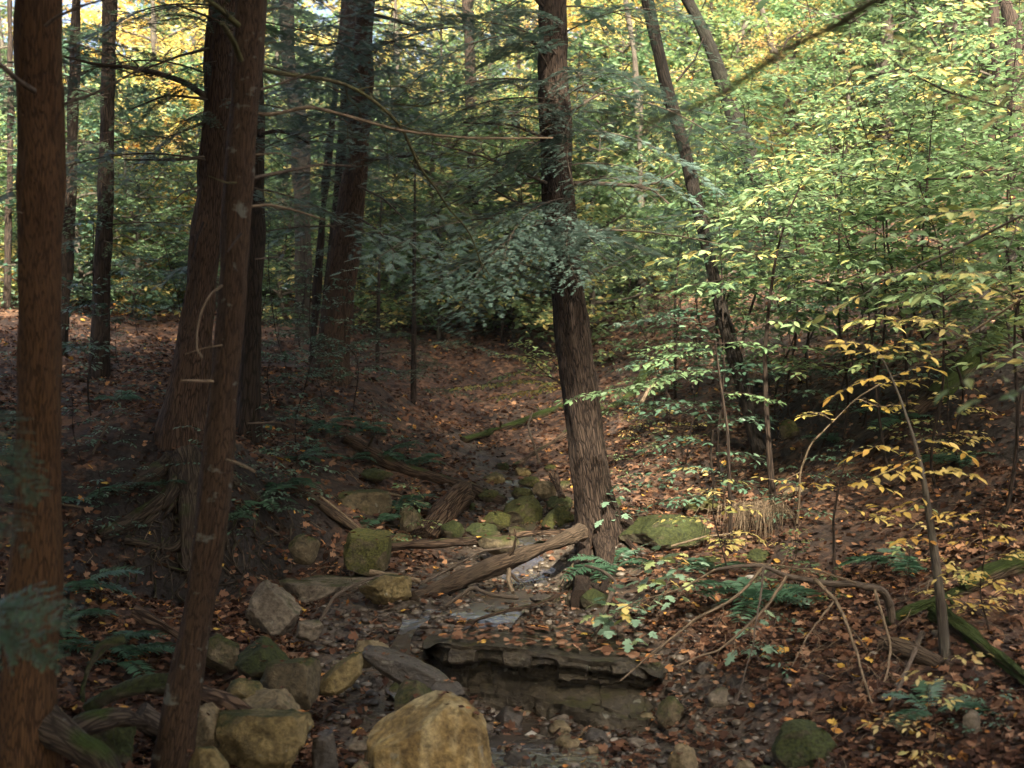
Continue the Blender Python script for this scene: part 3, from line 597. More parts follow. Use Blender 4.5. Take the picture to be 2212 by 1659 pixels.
# ------------------------------------------------------------------ main trunks, traced in reference pixels at their own depth
def trunk(label, name, pts, Y, mat, cat='tree', top=16., lean=0., sides=24, bark=.012, group=None, knots=(), flare=None, crown=None, cz=7., cs=1., seed=1, ground=True, Ylean=0.):
    P = np.array([np.r_[at(p[0], p[1], Y), p[2]*mpp(Y)/2] for p in pts])[::-1]    # bottom to top
    b = P[0].copy(); gzv = g1(b[0], b[1])
    if ground:
        d = (P[1]-P[0])/max(P[1][2]-P[0][2], .1)
        P = np.vstack([np.r_[b[:3]+d[:3]*(gzv-.15-b[2]), b[3]*1.04], P]) if b[2] > gzv-.1 else P
    d = (P[-1]-P[-2]); d = d/d[2]; t = P[-1].copy()
    for f in (.35, .7, 1.):
        z = t[2]+(top-t[2])*f; q = t.copy(); q[:2] += d[:2]*(z-t[2])*(1-.35*f); q[2] = z; q[3] = t[3]*(1-.75*f); P = np.vstack([P, q])
    P[:, 1] += Ylean*(P[:, 2]-gzv)
    n = int(max(30, (P[-1][2]-P[0][2])/.11)); Q = resample(P, n); base = np.array([Q[0][0], Q[0][1], gzv])
    rad = Q[:, 3].copy()
    if flare: rad = rad*(1+flare*np.exp(-np.maximum(Q[:, 2]-gzv, 0)/.22))
    o = thing(name, base, label, cat, group); A = Acc(); tube(A, Q[:, :3], rad, sides, 0, bark, seed, knots=knots); A.build('trunk', [mat], o)
    if crown is not None:
        c = link('crown', HC[crown % 2], o); i = np.argmin(np.abs(Q[:, 2]-cz)); c.location = [float(q) for q in Q[i, :3]-base]; c.scale = (cs, cs, cs); c.rotation_euler = (0, 0, seed*1.3)
    o_q = Q
    return o, Q
def tip(Q, px_py, Y):   # nearest trunk axis point to a pixel height
    z = at(px_py[0], px_py[1], Y)[2]; i = np.argmin(np.abs(Q[:, 2]-z)); return Q[i, :3]

tA, QA = trunk('thick straight orange brown trunk standing nearest the left edge', 'hemlock_tree', [(79, 0, 100), (85, 300, 102), (90, 600, 104), (84, 900, 108), (78, 1200, 112), (68, 1400, 112), (60, 1640, 118)], 6.0, HBA, sides=72, bark=.011, crown=0, cz=6.2, cs=1.0, seed=2, flare=.35,
               knots=[(2.9, 4.2, .05, .02), (3.6, 4.5, .06, .025), (1.9, 4.9, .05, .02), (4.6, 4.9, .06, .03), (2.2, 4.7, .04, .02)])
tE, QE = trunk('slim brown trunk leaning right, in front of its darker twin, with bare stubs', 'hemlock_tree', [(544, 0, 58), (530, 200, 58), (517, 400, 57), (505, 600, 58), (488, 800, 62), (470, 1000, 62), (449, 1200, 60), (415, 1400, 62), (370, 1659, 80)], 6.6, HBL, sides=64, bark=.009, crown=1, cz=6.6, cs=.9, seed=3, flare=.3,
               knots=[(2.2, 4.4, .04, .014), (3.3, 4.9, .04, .014), (1.4, 4.4, .035, .012), (4.2, 4.6, .04, .014)])
tD, QD = trunk('dark leaning trunk with grey roots spread over the left bank edge', 'hemlock_tree', [(484, 0, 55), (466, 250, 60), (450, 500, 64), (428, 700, 70), (402, 850, 74), (392, 950, 78), (384, 1040, 100)], 11.0, HB, sides=48, bark=.018, crown=0, cz=9, cs=1.1, seed=4, flare=.35)
tF, QF = trunk('dark shaded trunk half hidden right behind the slim stubbed trunk', 'hemlock_tree', [(552, 0, 30), (552, 300, 36), (545, 600, 46), (538, 800, 50), (530, 960, 56)], 12.5, DB, sides=24, seed=5, flare=.3)
tC, QC = trunk('straight dark trunk on the leafy rise between the thick trunk and the dark twin', 'hemlock_tree', [(238, 0, 27), (232, 250, 28), (226, 500, 30), (217, 700, 31), (215, 790, 34)], 14.5, DB, sides=20, seed=6, flare=.25)
tB, QB = trunk('thin dark trunk close against the right side of the thick left trunk', 'hemlock_tree', [(165, 0, 20), (158, 250, 22), (150, 450, 23), (140, 640, 24)], 16, DB, sides=16, seed=7)
tG, QG = trunk('large dark furrowed trunk at the head of the left bank, with fine dead limbs', 'hemlock_tree', [(791, 0, 38), (776, 255, 44), (760, 420, 52), (745, 550, 62), (728, 680, 66), (712, 800, 76)], 15.5, HB, sides=32, bark=.016, crown=0, cz=10, cs=.5, seed=8, flare=.3)
tH, QH = trunk('narrower dark trunk just left of the large furrowed trunk', 'hemlock_tree', [(752, 120, 26), (742, 300, 28), (730, 450, 30), (712, 650, 32), (700, 770, 36)], 17, DB, sides=18, seed=9)
tI, QI = trunk('very thin dark trunk among the trunks at the head of the left bank', 'hemlock_tree', [(738, 60, 12), (717, 255, 14), (698, 452, 16), (684, 650, 18), (672, 780, 20)], 17.5, DB, sides=12, seed=10)
tJ, QJ = trunk('grey beech trunk with a bend and pale patches of bark between the dark trunks', 'beech_tree', [(618, 0, 34), (622, 120, 32), (640, 220, 34), (650, 300, 36), (652, 430, 34), (655, 560, 34), (655, 740, 36)], 19, GB, sides=20, bark=.012, seed=11, top=14)
tK, QK = trunk('big furrowed trunk leaning left over the stream, its foot washed out by the water', 'hemlock_tree', [(1195, 0, 58), (1198, 200, 62), (1203, 400, 68), (1214, 520, 70), (1228, 640, 71), (1245, 800, 77), (1264, 950, 82), (1282, 1060, 88), (1296, 1140, 98)], 11.3, HBM, sides=72, bark=.018, crown=1, cz=7.4, cs=1.15, seed=12, flare=.12,
               knots=[(4.3, 4.55, .07, .028), (3.9, 4.5, .06, .022), (6.0, 4.6, .05, .02), (7.3, 5.2, .07, .03), (6.6, 4.0, .05, .02)])
tM, QM = trunk('slender trunk rising in a long bend from the right slope toward the top', 'maple_tree', [(1398, 0, 22), (1420, 100, 23), (1442, 200, 25), (1475, 310, 26), (1503, 430, 27), (1526, 530, 26), (1547, 620, 27), (1573, 722, 28), (1600, 820, 30), (1628, 930, 32)], 13.3, VB, sides=18, bark=.006, seed=13, top=13)
tN, QN = trunk('mossy dark trunk leaning strongly left above the bright slope leaves', 'maple_tree', [(1486, 0, 29), (1533, 91, 30), (1562, 182, 31), (1600, 290, 32), (1631, 365, 33), (1668, 470, 34), (1700, 580, 36)], 17, MB, sides=22, bark=.014, seed=14, top=14)
tO, QO = trunk('upright grey brown trunk in the leafy right slope', 'maple_tree', [(1917, 0, 26), (1916, 150, 27), (1912, 300, 27), (1913, 420, 28), (1914, 470, 28)], 19, GB, sides=16, seed=15, top=15)
tP, QP = trunk('short forked grey trunk left of the upright grey brown trunk', 'maple_tree', [(1858, 60, 17), (1864, 150, 18), (1866, 200, 18), (1868, 380, 19)], 22, GB, sides=14, seed=16, top=14)
tQ, QQ = trunk('dark trunk by the upper right edge behind yellow twigs', 'maple_tree', [(2172, 0, 24), (2190, 60, 36), (2196, 200, 38), (2200, 420, 40)], 16, DB, sides=16, seed=17, top=14)
tR, QR = trunk('thin grey trunk leaning left near the top, right of the mossy leaning trunk', 'maple_tree', [(1640, 0, 12), (1660, 70, 16), (1680, 140, 18), (1705, 230, 20), (1730, 330, 22)], 23, GB, sides=12, seed=18, top=13)
tS, QS = trunk('pale thin trunk right of the leaning stream trunk near the top', 'maple_tree', [(1350, 0, 12), (1368, 100, 14), (1378, 200, 15), (1381, 290, 16), (1384, 420, 17)], 20, GB, sides=12, seed=19, top=13)
tT, QT = trunk('dark middle distance trunk seen through the hemlock sprays', 'hemlock_tree', [(1010, 0, 20), (1018, 200, 22), (1020, 400, 24), (1015, 560, 26), (1010, 640, 28)], 22, DB, sides=14, seed=20)
for k, (px, y0, y1, w, Y, lab) in enumerate([(2003, 60, 330, 15, 24, 'thin grey trunk with branches right of the upright grey brown trunk'), (2155, 250, 430, 20, 18, 'grey trunk stub showing through leaves near the right edge'), (1690, 150, 300, 12, 30, 'faint thin trunk in the bright leaves beyond the mossy leaning trunk'),
        (1540, 120, 330, 11, 26, 'straight dark thin trunk between the two leaning trunks of the slope'), (330, 0, 520, 10, 24, 'thin trunk in the golden leaves left of the dark twin trunk'), (20, 0, 560, 14, 20, 'dark trunk at the very left edge'), (860, 260, 560, 12, 25, 'thin far trunk right of the large furrowed trunk'), (1120, 150, 520, 10, 28, 'thin far trunk left of the leaning stream trunk'), (1290, 0, 400, 11, 30, 'thin far trunk right beside the leaning stream trunk')]):
    trunk(lab, 'maple_tree', [(px, y0, w), (px+4, (y0+y1)/2, w*1.05), (px-3, y1, w*1.15)], Y, [GB, DB][k % 2], sides=10, seed=30+k, top=12+Y*.1)

# ------------------------------------------------------------------ roots
def roots(parent, name, lines, Y, mat, seed, drape=None):
    for k, (pts, w0, w1, dY) in enumerate(lines):
        A = Acc(); s = mpp(Y)/2
        if drape is None: P = resample(pxline(pts, Y, Y+dY), 24)
        else:
            q = resample(np.array([(a, b, 0.) for a, b in pts]), 9); Ys = [min(hit(a, b)[1]-drape*(1+.6*math.sin(i*1.7+k)), Y+1.5) for i, (a, b, _) in enumerate(q)]; P = resample(np.array([at(a, b, y) for (a, b, _), y in zip(q, Ys)]), 24)
        tube(A, P, np.linspace(w0, w1, 24)*s*(1+.2*fbm(np.c_[np.arange(24)*.3, np.zeros(24)+k, np.zeros(24)], 2, seed)), 12, 0, min(.016, w0*s*.3), seed+k); A.build(name, [mat], parent)
roots(tD, 'root', [([(400, 985), (415, 1040), (412, 1100), (405, 1170), (402, 1230)], 54, 16, -.35), ([(372, 990), (340, 1020), (300, 1045), (250, 1062)], 40, 8, -.2), ([(385, 1010), (380, 1060), (340, 1110), (305, 1140)], 30, 12, -.5),
                   ([(412, 1050), (372, 1095), (345, 1125), (350, 1160), (360, 1190)], 22, 8, -.6), ([(425, 1010), (460, 1060), (480, 1130), (500, 1210)], 34, 10, -.3), ([(430, 1000), (500, 1040), (570, 1090), (620, 1150)], 30, 8, -.2),
                   ([(270, 1165), (330, 1178), (385, 1192), (400, 1150), (415, 1120)], 12, 10, -.7), ([(405, 1180), (420, 1250), (415, 1300), (400, 1350)], 10, 4, -.5), ([(430, 1100), (470, 1200), (515, 1250), (520, 1300)], 14, 6, -.5), ([(395, 1000), (360, 1075), (280, 1130), (215, 1160)], 26, 8, -.5)], 10.42, RT, 60, .05)
fr = []
for k in range(64):            # fine roots hanging from the undercut bank
    x = R.uniform(240, 640); y = R.uniform(1060, 1200); l = R.uniform(60, 170); q = R.normal()*40; fr.append(([(x, y), (x+R.normal()*22+q*.3, y+l*.3), (x+R.normal()*26+q*.6, y+l*.6), (x+R.normal()*34+q, y+l*.85), (x+R.normal()*50+q, y+l)], R.uniform(2, 7), 1., 0))
A = Acc()
roots(tD, 'hanging_root', fr, 10.12, RT, 90, .04)
roots(tK, 'root', [([(1265, 1120), (1262, 1200), (1262, 1270), (1255, 1300)], 56, 40, -.3), ([(1320, 1110), (1345, 1160), (1380, 1200), (1420, 1230)], 40, 10, -.4), ([(1300, 1150), (1310, 1210), (1312, 1260), (1300, 1290)], 46, 16, -.5), ([(1262, 1230), (1240, 1265), (1215, 1285), (1185, 1300)], 24, 5, -.5),
                   ([(1275, 1250), (1300, 1290), (1330, 1300), (1350, 1330)], 20, 6, -.6), ([(1330, 1110), (1350, 1135), (1370, 1140), (1400, 1150)], 34, 8, .3)], 11.2, HBM, 120, .08)
fr = [([(x, 1225+R.uniform(-15, 15)), (x-12+R.normal()*8, 1260), (x-25+R.normal()*12, 1285), (x-35+R.normal()*16, 1305)], 4, 1.5, R.uniform(-.6, -.2)) for x in R.uniform(1225, 1320, 22)]
roots(tK, 'hanging_root', fr, 10.9, RT, 140, .07)
roots(tA, 'root', [([(95, 1560), (160, 1600), (220, 1640), (260, 1700)], 60, 22, -.2), ([(110, 1600), (190, 1560), (260, 1545), (320, 1560)], 40, 14, .4)], 6.0, RT, 160)
# mossy dead wood tangle between the two front trunks
for k, (lab, pts, w0, w1, Y) in enumerate([('thick moss covered root arching from the thin front trunk to the left', [(425, 1462), (380, 1462), (320, 1475), (240, 1500), (190, 1530)], 26, 34, 7.0), ('green mossy forked branch standing up beside the thick left trunk', [(185, 1560), (180, 1490), (195, 1440), (225, 1395), (270, 1380)], 16, 10, 7.4),
        ('brown stick lying under the arching mossy root', [(300, 1540), (350, 1575), (400, 1605)], 14, 9, 6.9), ('splintered pale log end resting on the left bank litter', [(285, 1322), (340, 1345), (385, 1370), (430, 1405)], 17, 12, 8.0)]):
    P = resample(pxline(pts, Y, Y+.1), 24); A = Acc(); tube(A, P, np.linspace(w0, w1, 24)*mpp(Y)/2, 14, 0, .03, 170+k); 
    tag(single(A, ['mossy_root', 'mossy_branch', 'stick', 'log'][k], [[MO2, MO2, TW, LGR][k]], P[0]), lab, ['root', 'branch', 'stick', 'log'][k])

# ------------------------------------------------------------------ fallen logs and sticks
def log(label, pts, w0, w1, mat, Y0=None, Y1=None, name='fallen_log', cat='log', seed=0, bark=.012, sides=18, n=40, lift=.5, stubs=0, tw=0, twl=.4, group=None):
    if Y0 is None:
        m = len(pts); Ys = [hit(min(p[0], 2330), p[1]+(w0+(w1-w0)*k/(m-1))*.32)[1] for k, p in enumerate(pts)]; Y0, Y1 = Ys[0], Ys[-1]; P = resample(np.array([at(p[0], p[1], y) for p, y in zip(pts, Ys)]), n)
    else: P = resample(pxline(pts, Y0, Y1), n)
    r = np.linspace(w0*mpp(Y0), w1*mpp(Y1), n)/2; A = Acc()
    r = r*(1+.1*fbm(np.c_[np.arange(n)*.25, np.zeros(n)+seed, np.zeros(n)], 2, seed)); tube(A, P, r, sides, 0, bark, seed)
    rr = np.random.default_rng(seed)
    for k in range(stubs):
        i = rr.integers(4, n-4); d = nrm(rr.normal(size=3)+UP*.6); Q = crooked(P[i], P[i]+d*r[i]*rr.uniform(2, 5), 6, .1, seed+k); tube(A, Q, np.linspace(r[i]*.3, r[i]*.12, 6), 6, 0, 0, seed+k)
    if tw: twigs(A, P, r[0]*.6, seed+9, tw, twl, 0, .2, 2, .1, .5)
    return tag(single(A, name, [mat], P[0]), label, cat, group)
log('big bare grey log propped across the stream against the leaning trunk', [(892, 1296), (960, 1268), (1100, 1215), (1200, 1172), (1252, 1150)], 33, 40, LG, 9.7, 11.0, seed=1, bark=.016, sides=28, n=60, stubs=2)
log('short pale barkless stick lying on top of the pitted tan boulder', [(798, 1236), (850, 1243), (908, 1255)], 15, 10, PT, 9.9, 9.9, 'stick', 'stick', 2, .003)
log('long dark log sloping down the left bank toward the mossy rocks', [(745, 950), (860, 1010), (960, 1040), (1090, 1086)], 28, 22, LGD, None, None, seed=3, stubs=3)
log('upright leaning split log with a shredded grey brown side', [(915, 1160), (950, 1115), (990, 1072), (1000, 1062)], 40, 26, LGR, 11.8, 12.6, seed=4, bark=.03)
log('brown log reaching down the left bank to the split mossy boulder', [(620, 1040), (680, 1085), (775, 1150)], 20, 15, LG, None, None, seed=5, stubs=1)
log('thin pale branch lying beside the brown log on the left bank', [(690, 1070), (735, 1105), (778, 1142)], 6, 4, PT, 11.3, 11.0, 'fallen_branch', 'branch', 6, 0, sides=6)
log('dark waterlogged log lying level across the stream behind the big bare log', [(830, 1180), (930, 1178), (1010, 1172), (1080, 1158)], 20, 24, LGD, 11.0, 11.2, seed=7)
log('flaking log running on from the dark waterlogged log to the leaning trunk', [(1040, 1160), (1110, 1160), (1180, 1152), (1240, 1158)], 22, 16, LGR, 11.3, 11.4, seed=8, bark=.03, stubs=3)
log('long moss edged log lying across the leafy hollow, left of the leaning trunk', [(1000, 950), (1090, 925), (1160, 898), (1215, 878)], 14, 20, LGM, None, None, seed=9, stubs=2)
log('mossy log climbing the right slope behind the leaning trunk', [(1290, 905), (1370, 850), (1400, 800), (1440, 770)], 22, 24, LGM, None, None, seed=10)
log('dark log slanting up behind the left side of the leaning trunk', [(1110, 1008), (1170, 970), (1240, 930), (1300, 885)], 13, 15, LGD, None, None, seed=11)
log('bare pale stick slanting up the right slope beside the mossy log', [(1385, 870), (1405, 835), (1428, 800)], 9, 7, PT, 14.0, 14.6, 'stick', 'stick', 12, 0, sides=8)
log('dark trunk lying along the foot of the bright slope right of the leaning trunk', [(1275, 712), (1330, 700), (1380, 672), (1440, 640)], 18, 20, LGD, None, None, seed=13, stubs=3)
log('dark rotten log lying on the slope above the green beech spray', [(1320, 780), (1350, 760), (1390, 735), (1420, 700)], 16, 14, LGD, None, None, seed=14)
log('short reddish log end standing between the bed rocks and the leaning trunk', [(1196, 1028), (1205, 1050), (1216, 1075)], 17, 17, LGR, 13.2, 12.7, seed=15)
log('thick moss covered log running off the right edge in front of the sapling foot', [(2030, 1320), (2070, 1350), (2130, 1400), (2190, 1450), (2260, 1500)], 56, 60, LGM, None, None, seed=16, bark=.03, sides=24)
log('gnarled grey mossy log behind the foot of the yellow leaved sapling', [(1915, 1345), (1960, 1325), (2020, 1300), (2080, 1275)], 44, 40, LGM, None, None, seed=17, bark=.03, stubs=3)
log('broken log stub with a pointed pale end, below the gnarled grey log', [(1912, 1398), (1960, 1408), (2010, 1428), (2050, 1450), (2085, 1442)], 44, 12, LG, None, None, seed=18, bark=.014)
log('high mossy log on the bank at the right edge, under the thin brown branch', [(2080, 1270), (2140, 1240), (2200, 1215), (2280, 1190)], 44, 52, LGM, None, None, seed=19, bark=.016)
log('thin brown branch resting on the high mossy log at the right edge', [(2055, 1245), (2090, 1215), (2150, 1195), (2240, 1170)], 10, 12, LG, 8.6, 8.6, 'fallen_branch', 'branch', 20, 0, sides=8)
log('brown branch stub behind the gnarled grey log', [(1945, 1300), (1985, 1275), (2030, 1248)], 14, 12, LG, None, None, 'fallen_branch', 'branch', 21, .004)
log('straight grey stick leaning up from the bottom edge onto the broken stub', [(1850, 1690), (1885, 1600), (1935, 1500), (1975, 1410), (1992, 1368)], 15, 11, TW, 6.6, 7.8, 'stick', 'stick', 22, .003, sides=10)
log('splintered stick standing in the litter at the right edge', [(2215, 1640), (2190, 1560), (2165, 1490), (2150, 1455)], 9, 6, TW, 6.7, 7.2, 'stick', 'stick', 23, 0, sides=8)
log('large mossy log leaning down the right slope at the edge', [(2020, 860), (2080, 800), (2150, 735), (2230, 665)], 44, 54, LGM, None, None, seed=24, bark=.02, stubs=1)
log('dark dead log lying below the large leaning mossy log', [(1870, 985), (1930, 930), (1990, 880), (2030, 850)], 26, 34, LGD, None, None, seed=25)
log('strip of shredded reddish wood lying on the olive slab rock', [(430, 1500), (480, 1515), (540, 1545), (610, 1568)], 20, 10, LGR, 6.95, 7.0, 'driftwood', 'driftwood', 26, .02, lift=0)
log('bleached curved branch arching over the flat pale bedrock to a root tangle', [(690, 1345), (720, 1290), (760, 1265), (830, 1240)], 9, 5, TW, 9.3, 9.8, 'fallen_branch', 'branch', 27, 0, sides=8, tw=14, twl=.35)
log('dead twiggy branch lying over the big bare log', [(905, 1262), (970, 1230), (1040, 1190), (1130, 1178)], 7, 4, TW, 9.9, 10.7, 'fallen_branch', 'branch', 28, 0, sides=7, tw=10, twl=.4)
log('curved crooked driftwood below the big bare log', [(960, 1310), (990, 1290), (1020, 1268), (1060, 1285), (1120, 1292)], 9, 8, TW, 9.3, 9.4, 'driftwood', 'driftwood', 29, 0, sides=8)
log('pale hooked wood standing in the wet hollow under the big bare log', [(1100, 1230), (1098, 1255), (1108, 1280)], 12, 9, PT, 9.9, 9.7, 'driftwood', 'driftwood', 30, .003, sides=8)
log('black sunken branch lying in the shallow water behind the ledge', [(1010, 1345), (1080, 1322), (1150, 1308), (1210, 1285)], 12, 8, LGD, 9.2, 9.6, 'fallen_branch', 'branch', 31, .004, sides=8)
log('curved grey branch rising from the ledge past the seedling maples', [(1282, 1388), (1300, 1330), (1325, 1275), (1330, 1255), (1300, 1232), (1265, 1222)], 13, 5, TW, 8.9, 9.9, 'fallen_branch', 'branch', 32, .002, sides=9)
log('short forked dead limb standing on the leafy hollow floor', [(1150, 890), (1140, 920), (1150, 950), (1165, 1000)], 5, 6, TW, 15, 14.5, 'fallen_branch', 'branch', 33, 0, sides=6, tw=4, twl=.4)
for k, (pts, Y) in enumerate([([(560, 880), (590, 830), (600, 870), (620, 900)], 14), ([(1450, 1180), (1520, 1160), (1600, 1150)], 10.5), ([(2030, 1180), (2110, 1190), (2190, 1120)], 9.5), ([(420, 1560), (500, 1600), (560, 1570)], 6.9), ([(1660, 1690), (1740, 1680), (1800, 1640)], 6.7), ([(820, 1060), (900, 1080), (960, 1110)], 12.5), ([(200, 980), (240, 900), (300, 870)], 10.5)]):
    log(['dead stick by the trunks on the left bank', 'thin stick across the litter behind the long mossy boulder', 'crooked white twig on the litter at the right edge', 'small broken stick before the squared tan boulder', 'curved bare twig in front of the round mossy boulder', 'thin twig by the broad flat mossy block', 'pale dead stick on the leafy floor right of the thick left trunk'][k], pts, 6, 3, [TW, PT][k % 2], Y, Y, 'stick', 'stick', 60+k, 0, sides=6, tw=3, twl=.2)
# bare dead branch with drooping twigs arching over the litter on the right
DBY = hit(1927, 1352)[1]-8.2
o = thing('dead_branch', at(1915, 1345, 8.2+DBY), 'bare forked dead branch arching over the leaf litter with long drooping white twigs', 'branch')
for k, (nm, pts, w0, w1, Y0, Y1, mt, ntw) in enumerate([('branch', [(1927, 1352), (1922, 1300), (1905, 1272), (1850, 1262), (1760, 1258), (1700, 1245), (1650, 1222), (1600, 1222), (1545, 1230)], 19, 6, 8.2, 7.9, TW, 0),
        ('twig', [(1760, 1250), (1810, 1300), (1845, 1390), (1860, 1450), (1885, 1520), (1890, 1590)], 9, 3, 8, 7.1, PT, 3), ('twig', [(1905-15, 1275), (1905, 1330), (1925, 1400), (1915, 1460), (1885, 1560)], 7, 3, 8.1, 7.3, PT, 4),
        ('twig', [(1650, 1225), (1590, 1290), (1500, 1340), (1420, 1400), (1340, 1470)], 7, 3, 7.9, 7.6, PT, 3), ('twig', [(1700, 1245), (1650, 1320), (1560, 1400), (1460, 1440)], 7, 3, 7.9, 7.6, PT, 3),
        ('twig', [(1545, 1230), (1480, 1270), (1400, 1290), (1330, 1320)], 5, 2, 7.9, 7.9, PT, 3), ('twig', [(1650, 1225), (1640, 1310), (1625, 1400), (1590, 1520)], 5, 2, 7.9, 7.2, TW, 4), ('twig', [(1800, 1300), (1740, 1380), (1710, 1440)], 4, 2, 7.8, 7.4, PT, 2),
        ('twig', [(1850, 1262), (1780, 1235), (1700, 1225), (1620, 1215)], 5, 3, 8.0, 8.4, PT, 3)]):
    P = resample(pxline(pts, Y0+DBY, Y1+DBY), 30); A = Acc(); r = np.linspace(w0, w1, 30)*mpp(Y0)/2; P = P+.006*np.c_[fbm(P*9, 2, k), 0*P[:, 0], fbm(P*9, 2, k+40)]; tube(A, P, r, 8, 0, 0, k)
    if ntw: twigs(A, P, r[0]*.7, 300+k, ntw*2, .22, 0, .45, 2, .3, .2)
    A.build(nm, [mt], o)

# ------------------------------------------------------------------ limbs traced in the photograph
for own, specs in ((tE, [([(561, 150), (640, 165), (691, 168), (740, 180), (779, 197), (830, 235), (866, 270), (880, 300), (906, 365), (945, 408), (965, 450), (1000, 480), (1022, 515), (1045, 590)], 6.7, 8.2, 11, 3, GT, 14, .7), ([(525, 242), (583, 250), (671, 228), (700, 238), (778, 258), (850, 280), (928, 291), (1019, 299), (1120, 299), (1194, 298)], 6.6, 7.4, 9, 5, PT, 10, .4),
        ([(545, 385), (620, 370), (690, 355), (770, 360)], 6.6, 7.0, 9, 4, TW, 6, .3), ([(530, 448), (580, 442), (640, 455), (700, 475)], 6.6, 6.9, 8, 4, PT, 4, .25), ([(545, 200), (600, 182), (690, 152)], 6.6, 6.9, 7, 3, TW, 4, .3), ([(515, 55), (470, 15), (420, -20)], 6.5, 6.2, 14, 8, GT, 4, .4), ([(520, 130), (505, 90), (480, 50)], 6.4, 6.2, 14, 12, GT, 0, .3),
        ([(480, 617), (455, 635), (436, 670), (425, 715), (425, 755), (437, 772)], 6.35, 6.1, 6, 4, PT, 0, .1), ([(460, 824), (430, 823), (392, 822)], 6.35, 6.2, 7, 6, PT, 0, .1), ([(490, 993), (520, 1003), (550, 1018)], 6.4, 6.2, 7, 7, PT, 0, .1), ([(535, 915), (600, 912), (650, 925)], 6.6, 6.6, 4, 2, TW, 2, .1),
        ([(550, 560), (600, 555), (660, 585)], 6.7, 6.9, 3, 2, TW, 2, .1), ([(510, 395), (490, 395), (450, 380)], 6.4, 6.3, 5, 2, GT, 0, .1), ([(480, 745), (440, 752), (400, 765)], 6.4, 6.3, 3, 1.5, PT, 0, .1), ([(545, 335), (600, 330), (650, 345)], 6.7, 7, 4, 2, PT, 0, .1), ([(520, 505), (505, 525), (490, 545)], 6.4, 6.2, 7, 3, DB, 0, .1)]),
        (tD, [([(443, 208), (400, 178), (340, 158), (280, 146), (200, 138), (131, 120)], 10.9, 10.2, 15, 4, TW, 16, .7), ([(455, 215), (360, 205), (285, 235)], 10.9, 10.5, 7, 3, TW, 8, .5), ([(450, 105), (390, 120), (285, 160)], 10.9, 10.2, 7, 3, TW, 9, .5), ([(447, 260), (420, 275), (350, 300)], 10.9, 10.3, 6, 2, TW, 6, .4), ([(440, 340), (380, 345), (270, 345)], 10.9, 10.5, 9, 3, TW, 5, .4), ([(500, 60), (460, 40), (380, 10)], 10.9, 10.5, 8, 3, TW, 5, .5), ([(430, 405), (395, 415), (360, 450)], 10.9, 10.4, 5, 2, TW, 3, .3), ([(440, 480), (425, 520), (415, 560)], 10.7, 10.5, 5, 3, DB, 0, .3)]),
        (tA, [([(75, 197), (40, 175), (0, 140), (-40, 120)], 5.75, 5.5, 13, 9, TW, 0, .3), ([(138, 225), (210, 200), (300, 150), (340, 122)], 6, 6.3, 8, 4, TW, 2, .3), ([(97, 57), (125, 35), (190, 8), (260, -10)], 5.8, 5.8, 8, 4, TW, 4, .3), ([(140, 300), (200, 290), (270, 282)], 6, 6.4, 3, 2, TW, 2, .2), ([(135, 1090), (155, 1092), (185, 1097)], 5.9, 5.8, 4, 2, PT, 0, .1), ([(125, 812), (155, 815), (185, 820)], 5.85, 5.8, 4, 2, TW, 0, .1), ([(50, 460), (20, 455), (-20, 440)], 5.9, 5.8, 3, 2, PT, 0, .1), ([(140, 90), (200, 105), (330, 170)], 6.1, 6.6, 4, 2, PT, 2, .2)]),
        (tG, [([(800, 30), (850, 42), (905, 60), (940, 55)], 15.4, 14.8, 9, 4, TW, 8, .8), ([(800, 210), (830, 222), (905, 230), (950, 220)], 15.4, 14.8, 7, 3, GT, 6, .7), ([(795, 345), (850, 340), (900, 335)], 15.4, 15, 10, 5, TW, 3, .5), ([(770, 400), (830, 430), (900, 500)], 15.4, 14.8, 6, 2, TW, 6, .6), ([(760, 85), (700, 100), (640, 90)], 15.4, 15, 7, 3, TW, 6, .6), ([(760, 285), (700, 290), (640, 310)], 15.4, 15, 6, 3, TW, 6, .6), ([(760, 460), (820, 500), (880, 580)], 15.3, 14.6, 6, 2, TW, 6, .6)]),
        (tF, [([(560, 290), (600, 282), (640, 292), (668, 310)], 12.4, 12.6, 10, 6, DB, 3, .4), ([(560, 385), (585, 375), (605, 370)], 12.3, 12.2, 6, 3, DB, 0, .3)]),
        (tK, [([(1178, 115), (1160, 100), (1145, 84)], 11.2, 11.0, 14, 5, DB, 3, .3), ([(1172, 15), (1160, 0), (1140, -15)], 11.2, 11.1, 10, 6, DB, 0, .3), ([(1226, 168), (1270, 160), (1312, 150)], 11.2, 11.2, 6, 3, TW, 3, .4), ([(1230, 242), (1280, 212), (1310, 196), (1350, 188)], 11.2, 11.4, 8, 3, TW, 5, .4), ([(1240, 396), (1310, 397), (1370, 402), (1420, 395), (1460, 370)], 11.2, 11.5, 11, 4, TW, 5, .5), ([(1370, 402), (1410, 410), (1445, 440)], 11.3, 11.3, 9, 4, TW, 2, .3), ([(1180, 395), (1120, 370), (1050, 340), (940, 310)], 11.2, 10.4, 8, 3, TW, 12, .7), ([(1190, 460), (1120, 440), (1040, 395)], 11.2, 10.6, 7, 3, TW, 9, .6), ([(1180, 300), (1110, 270), (1000, 265)], 11.2, 10.6, 7, 3, TW, 9, .6), ([(1222, 610), (1180, 585), (1090, 560)], 11.0, 10.2, 7, 3, TW, 6, .5)]),
        (tN, [([(1575, 190), (1500, 250), (1480, 320)], 16.9, 16.5, 7, 4, DB, 3, .7), ([(1735, 65), (1700, 85), (1690, 110)], 17, 17, 5, 3, DB, 3, .6)]),
        (tM, [([(1462, 175), (1500, 130), (1520, 80)], 13.3, 13.5, 6, 3, DB, 3, .5)])):
